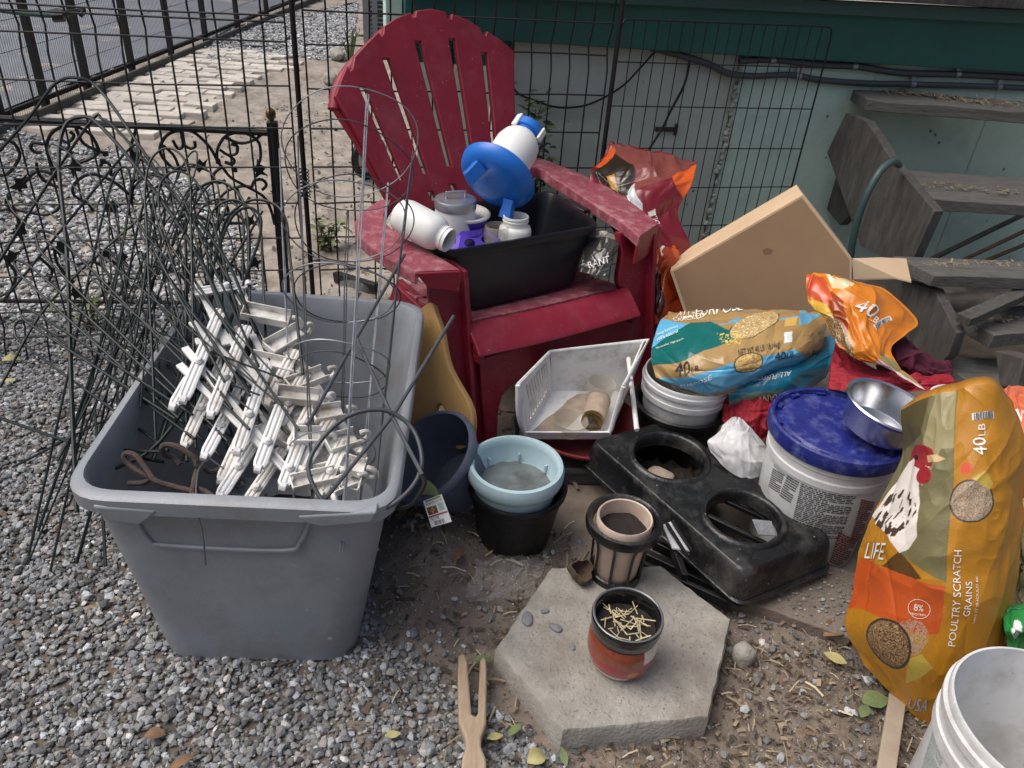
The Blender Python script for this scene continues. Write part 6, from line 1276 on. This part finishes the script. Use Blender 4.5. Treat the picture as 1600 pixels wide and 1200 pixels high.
for k, (A, B, wd) in enumerate((((1010, 868), (1150, 935), .02), ((1022, 850), (1165, 920), .016), ((1045, 838), (1070, 905), .016), ((1110, 880), (1120, 930), .014), ((1000, 882), (1140, 946), .012))): MB().bar(P(*A, .02 + .016 * (k % 3)), P(*B, .02 + .016 * (k % 3)), wd, .028, UP).build('slat', M_black, ck, bev=.002)
pk = thing('white_packet', P(1055, 845, .07), 'white packet with black stripes tucked beside the cage pot', 'packet')
pq = [PD(1035, 822, 1.80), PD(1052, 815, 1.82), PD(1078, 862, 1.76), PD(1050, 858, 1.76)]; MB().prism(pq, UP * .004).build('packet_body', M_poly, pk); MB().bar(PD(1042, 818, 1.79), PD(1072, 866, 1.74), .008, .004).bar(PD(1050, 814, 1.80), PD(1080, 860, 1.745), .006, .004).build('stripe', M_black, pk)

# ------------------------------------------------------------------ buckets, bowl
c = np.array([.80, 1.585, 0]); bl = thing('lidded_bucket', c, 'white printed bucket closed by a scuffed dark blue lid', 'bucket')
MB().lathe([(0, 0), (.128, 0), (.132, .006), (.147, .275), (.151, .278), (.152, .296), (.149, .30), (.150, .318), (.154, .321), (.154, .34), (.150, .344), (.15, .352), (0, .352)], c, UP, 84).build('bucket_body', M_bucket, bl, sharp=40)
MB().lathe([(.157, .338), (.163, .338), (.1655, .345), (.1655, .362), (.163, .374), (.158, .377), (.152, .374), (.149, .362), (.142, .36), (.136, .363), (.13, .369), (.12, .369), (.0, .37)], c, UP, 96).build('lid', M_lidblue, bl, sharp=40)
m = MB()
for k in range(12): a = 2 * math.pi * k / 12; d = np.array([math.cos(a), math.sin(a), 0]); m.box(c + d * .1435 + UP * .364, d * .005, np.cross(UP, d) * .012, UP * .006)
m.build('lid_rib', M_lidblue, bl)
def cylsheet(c, r0, r1, z0, z1, a0, a1): return Sheet([[np.array([c[0] + (r0 + (r1 - r0) * t) * math.sin(a), c[1] - (r0 + (r1 - r0) * t) * math.cos(a), z0 + (z1 - z0) * t]) for a in np.linspace(a0, a1, 28)] for t in np.linspace(0, 1, 4)], 180, 120)
sk = cylsheet(c, .1323, .1475, .02, .27, -1.3, 1.1)
def linesblock(s, A, B, D_, n, mt, nm, parent, seed, lw=.5):
    r = random.Random(seed); a, b, d = [np.array(s.uv(*q)) for q in (A, B, D_)]; m = MB()
    for k in range(n):
        t0 = k / n; t = 0.
        while t < .97:
            L = min(r.uniform(.03, .16), 1 - t)
            if k % 6 == 5 and t > .5: break
            n_ = max(2, int(L * 14)); tt = np.linspace(t, t + L, n_); lo_ = a + (d - a) * t0 + (b - a) * tt[:, None]; hi_ = lo_ + (d - a) * lw / n; u = np.concatenate([lo_, hi_]); m.add(s.pt(u[:, 0], u[:, 1], .0008), [(i, i + 1, n_ + i + 1, n_ + i) for i in range(n_ - 1)]); t += L + .022
    return m.build(nm, mt, parent, sharp=180)
linesblock(sk, (1210, 708), (1250, 730), (1206, 728), 6, M_tealink, 'fine_print', bl, 1); linesblock(sk, (1204, 730), (1226, 742), (1197, 760), 10, M_ink, 'fine_print', bl, 2); linesblock(sk, (1230, 742), (1250, 752), (1218, 775), 10, M_ink, 'fine_print', bl, 3); linesblock(sk, (1258, 742), (1338, 772), (1236, 826), 26, M_ink, 'fine_print', bl, 4); linesblock(sk, (1346, 780), (1368, 784), (1326, 850), 24, M_redink, 'fine_print', bl, 5, .7); linesblock(sk, (1310, 830), (1340, 842), (1296, 878), 14, M_redink, 'fine_print', bl, 6, .7)
rL, rR = P(1321, 610, .465), P(1462, 660, .465); c = (rL + rR) / 2; br = np.linalg.norm(rR - rL) / 2; bax = unit((.16, -.06, 1))
tag(MB().lathe([(0, -.07), (br * .72, -.07), (br * .78, -.066), (br * .90, -.012), (br * .93, -.006), (br, -.002), (br * 1.02, .003), (br * .99, .006), (br * .92, .003), (br * .87, -.012), (br * .74, -.06), (br * .68, -.064), (0, -.064)], c, bax, 72).build('steel_bowl', M_steel, sharp=40), 'shiny stainless steel bowl resting on the blue bucket lid', 'bowl')
def bucket(c, h, r0, r1, lb, nm='white_bucket', dirt=True, mt=M_bucket, ax=UP):
    t = thing(nm, c, lb, 'bucket'); MB().lathe([(0, 0), (r0, 0), (r0 + .004, .006), (r0 + (r1 - r0) * .76, h * .76), (r1 + .003, h * .77), (r1 + .004, h * .83), (r1, h * .835), (r1, h * .9), (r1 + .006, h * .905), (r1 + .007, h * .945), (r1 + .001, h * .95), (r1 + .003, h * .985), (r1 + .001, h), (r1 - .003, h), (r1 - .005, h * .96), (r0 - .003, .01), (0, .008)], c, ax, 84).build('bucket_body', mt, t, sharp=40); return t
wb = bucket(np.array([.885, .783, .0]), .37, .128, .147, 'empty open white bucket cut off by the lower right corner')
sk2 = cylsheet((.885, .783, 0), .1295, .1425, .02, .27, -1.9, .2); linesblock(sk2, (1462, 1130), (1500, 1175), (1440, 1200), 22, M_tealink, 'fine_print', wb, 9, .35)
wc2 = P(1075, 583, .275); wc2[2] = 0; bucket(wc2, .275, .098, .122, 'small white bucket under the slumped blue feed bag')
tag(MB().lathe([(0, 0), (.10, 0), (.108, .01), (.128, .17), (.138, .175), (.14, .19), (.135, .195), (.126, .19), (.104, .02), (0, .012)], wc2 + np.array([-.006, -.012, -.003]), UP, 64).build('nursery_pot', M_black, sharp=50), 'black nursery pot holding the small white bucket', 'pot')
# cardboard box with a loose flap
bn = unit((-.20, -.96, .13)); bp0 = PD(1190, 430, 2.40); bq = lambda x, y: PN(x, y, bp0, bn)
cb_ = thing('cardboard_box', bq(1190, 470), 'plain brown cardboard box tipped on its corner against the stairs, one flap open', 'box')
face = [bq(1047, 424), bq(1254, 304), bq(1331, 403), bq(1331, 440), bq(1255, 520), bq(1080, 520)]
MB().prism(face, -bn * .19).build('box_body', M_card, cb_, bev=.0015); fc_ = sum(face) / 6
MB().prism([bq(1191, 390), bq(1199, 387), bq(1208, 391), bq(1204, 397), bq(1194, 398)], bn * .0026).build('stain', mat('card_stain', (128, 102, 78), .9), cb_)
MB().prism([fc_ + (q - fc_) * .965 + bn * .0005 for q in face], bn * .0018).build('front_panel', M_cardface, cb_)
MB().prism([bq(1332, 404) - bn * .004, PD(1376, 402, 2.44), PD(1416, 404, 2.44), PD(1424, 440, 2.36), PD(1400, 434, 2.36), PD(1334, 436, 2.385)], unit((0, -.2, -1)) * .004).build('flap', M_card, cb_)
# red mesh, burgundy cloth, white film bag, clear film
def lump(name, ctrl, deps, mt, lb, cat, cr_amp, seed, thick, bd, nu=110, nv=110, cs=(5, 5)):
    s = Sheet(dgrid(ctrl, deps), nu, nv, cr_amp, cs, seed); return tag(s.mesh(name, mt, None, thick, .003, None, unit(bd)), lb, cat)
lump('mesh_sack', [[(1140, 690), (1175, 690), (1212, 680)], [(1130, 640), (1175, 640), (1220, 640)], [(1140, 600), (1175, 600), (1225, 600)]], [[2.16] * 3, [2.2, 2.14, 2.16], [2.24] * 3], M_netred, 'red mesh sack in the dark gap left of the lidded bucket', 'sack', .012, 3, .1, (0, .8, -.5))
lump('mesh_sack', [[(1296, 612), (1340, 612), (1420, 612), (1492, 612)], [(1298, 580), (1340, 585), (1420, 592), (1490, 592)], [(1304, 540), (1330, 556), (1400, 590), (1470, 588)]], [[2.02, 1.98, 1.98, 2.0], [2.06, 2.03, 2.0, 2.02], [2.12, 2.1, 2.08, 2.08]], M_netred, 'bright red mesh sack between the crumpled orange bag and the steel bowl', 'sack', .010, 5, .08, (0, .8, -.5))
lump('knit_cloth', [[(1380, 596), (1420, 592), (1460, 602), (1486, 604)], [(1370, 565), (1410, 565), (1450, 578), (1484, 584)], [(1384, 540), (1412, 536), (1440, 560), (1478, 572)], [(1396, 530), (1414, 527), (1432, 545), (1470, 570)]], [[2.1] * 4, [2.1, 2.06, 2.08, 2.12], [2.14, 2.09, 2.12, 2.14], [2.18] * 4], M_burg, 'burgundy knitted cloth crumpled behind the red mesh sack', 'cloth', .012, 7, .06, (0, .8, -.5))
lump('film_bag', [[(1110, 705), (1140, 735), (1170, 748), (1195, 740)], [(1108, 690), (1140, 700), (1170, 705), (1197, 715)], [(1125, 678), (1142, 670), (1168, 678), (1192, 694)], [(1136, 660), (1146, 654), (1158, 656), (1166, 664)]], [[2.08, 2.04, 2.03, 2.05], [2.08, 2.02, 2.01, 2.05], [2.1, 2.05, 2.05, 2.1], [2.12] * 4], M_poly, 'crumpled white plastic film bag with a twisted neck behind the black tray', 'plastic bag', .006, 9, .05, (0, .8, -.4), cs=(4.2, 2.4))
s = Sheet([[PG(x, y, h) for x, y, h in r_] for r_ in ([(735, 940, .004), (775, 938, .02), (815, 936, .02), (835, 925, .004)], [(728, 925, .01), (770, 915, .035), (805, 915, .04), (835, 912, .012)], [(745, 895, .01), (775, 895, .03), (810, 890, .045), (848, 890, .012)], [(740, 880, .004), (775, 873, .012), (815, 868, .02), (855, 872, .004)])], 120, 120, .007, (7, 7), 4)
tag(s.mesh('film_wrapper', M_clear), 'crumpled clear plastic film on the dirt below the black pot', 'plastic film')
# torn clear feed bag between tub and arm with white print
s = Sheet(dgrid([[(905, 425), (925, 430), (945, 432)], [(912, 395), (940, 395), (962, 400)], [(918, 362), (945, 362), (972, 372)]], [[2.36, 2.34, 2.34], [2.38, 2.36, 2.36], [2.42, 2.4, 2.4]]), 70, 70, .004, (3, 3), 6); s.fill((58, 58, 56)); s.fill((120, 118, 108), s.poly([(915, 360), (975, 366), (972, 378), (916, 372)]))
t = thing('folded_bag', PD(940, 400, 2.4), 'dark folded feed bag wedged between the black tub and the right chair arm', 'bag'); s.mesh('bag_body', M_bagshiny, t, .03, .003, (60, 56, 50), unit((0, 1, -.2))); put([s.text('RANT', (921, 420), (952, 411), (918, 410), None, None)], 'lettering', M_whiteink, t)
# slab, stick, lid, husk
sl_ = [P(1143, 930, .035), P(1332, 998, .035), P(1352, 900, .035), P(1200, 850, .035)]; tag(MB().prism(edgeline(sl_, 8, .01, 5), UP * -.06).build('flat_paver', M_paver, bev=.003), 'low dirty flat paver partly under the hen feed bag', 'paving slab'); pebbles('paver_grit', [q + (sum(sl_) / 4 - q) * .08 for q in sl_], 500, .002, .014, 8, .036)
tag(MB().bar(P(1403, 1085, .02), P(1380, 1230, .02), .034, .012).build('wood_strip', M_stick, bev=.002), 'pale wooden strip lying beside the white bucket at lower right', 'wood strip')
tag(MB().lathe([(0, 0), (.085, 0), (.088, .004), (.088, .014), (.083, .016), (.08, .006), (0, .005)], PD(1506, 640, 1.93), unit((.05, -.05, 1)), 48).build('pail_cover', M_white, sharp=40), 'white plastic lid edge peeking out behind the top of the hen bag', 'lid')
hk = P(906, 905, .067); a0 = .6
m = MB().lathe([(.002, -.028), (.016, -.024), (.026, -.01), (.0285, .002), (.026, .012), (.0235, .012), (.026, .001), (.0235, -.009), (.014, -.021), (.002, -.025)], hk + UP * .026, unit((.3, -.35, 1)), 28, lambda a, h: .16 * math.sin(a * 3 + 1) + .08 * math.sin(a * 7)); tag(m.build('seed_husk', M_bark, sharp=60), 'broken brown seed husk on the slab beside the cage pot', 'husk')
# leaves
def leaf(px, py, a, L, wd, mt, lb, z=None, curl=.25, tilt=0.):
    p = PG(px, py, .026) if z is None else P(px, py, z); m = MB(); d = np.array([math.cos(a), math.sin(a), tilt]); leaf_mesh(m, p - d * L / 2, d, (random.gauss(0, .15), random.gauss(0, .15), 1), L * .85, wd * .85, curl); o = m.build('fallen_leaf', mt, sharp=180)
    sm = o.modifiers.new('subsurf', 'SUBSURF'); sm.levels = sm.render_levels = 2; return tag(o, lb, 'leaf')
leaf(1302, 1026, 2.6, .06, .04, M_leafy, 'yellow green leaf on the dirt just below the curled brown leaf', curl=.1)
leaf(1372, 1092, .3, .075, .055, M_leafg, 'largest green leaf, beside the bottom tip of the hen bag', curl=.2); leaf(1352, 1108, .9, .05, .03, M_leafg, 'dark green leaf half under the largest leaf near the wooden strip')
leaf(1306, 985, .4, .065, .06, M_leafb, 'curled brown leaf leaning on the flat paver', curl=.9); leaf(1285, 978, 1.6, .04, .035, M_leafb, 'small brown leaf touching the curled brown leaf', curl=.7)
leaf(616, 1147, .2, .035, .022, M_leafy, 'small yellow leaf on the gravel left of the clothespin', curl=.1); leaf(807, 1137, .9, .045, .024, M_leafg, 'green leaf on the gravel right of the clothespin', curl=.15); leaf(776, 1150, .3, .04, .022, M_leafy, 'pale green leaf between the clothespin and the green leaf', curl=.2)
leaf(842, 1182, .5, .05, .045, M_leafy, 'crumpled yellow leaf under the front corner of the hexagonal slab', curl=.8); leaf(880, 1178, 1.8, .05, .02, M_leafg, 'narrow green leaf next to the crumpled yellow leaf', curl=.2)
leaf(15, 594, .1, .045, .028, M_leafy, 'yellow leaf on gravel at the left edge of the yard', curl=.1); leaf(288, 1186, .8, .06, .024, M_leafb, 'tan leaf on the gravel at the bottom left', curl=.3); leaf(245, 1146, .2, .045, .035, M_leafb, 'dried tan leaf on gravel below the tote', curl=.4)
leaf(720, 862, 1.3, .05, .03, M_leafb, 'brown leaf on the dirt bank between tote and black pot', curl=.5); leaf(758, 1030, .2, .05, .03, M_leafg, 'dark green leaf behind the clothespin tips', curl=.4); leaf(1120, 720 + 300, 2., .035, .025, M_leafb, 'brown leaf by the pale round rock', curl=.5); leaf(112, 556, .5, .05, .04, M_leafb, 'rust brown leaf at the foot of the wire fence', curl=.5)
leaf(1265, 1145, 0., .05, .012, M_leafb, 'thin tan bark sliver on the litter in the lower right', curl=.1); leaf(20, 560, .4, .07, .05, M_leafy, 'dry yellowish leaf against the wire fence at far left', curl=.5)
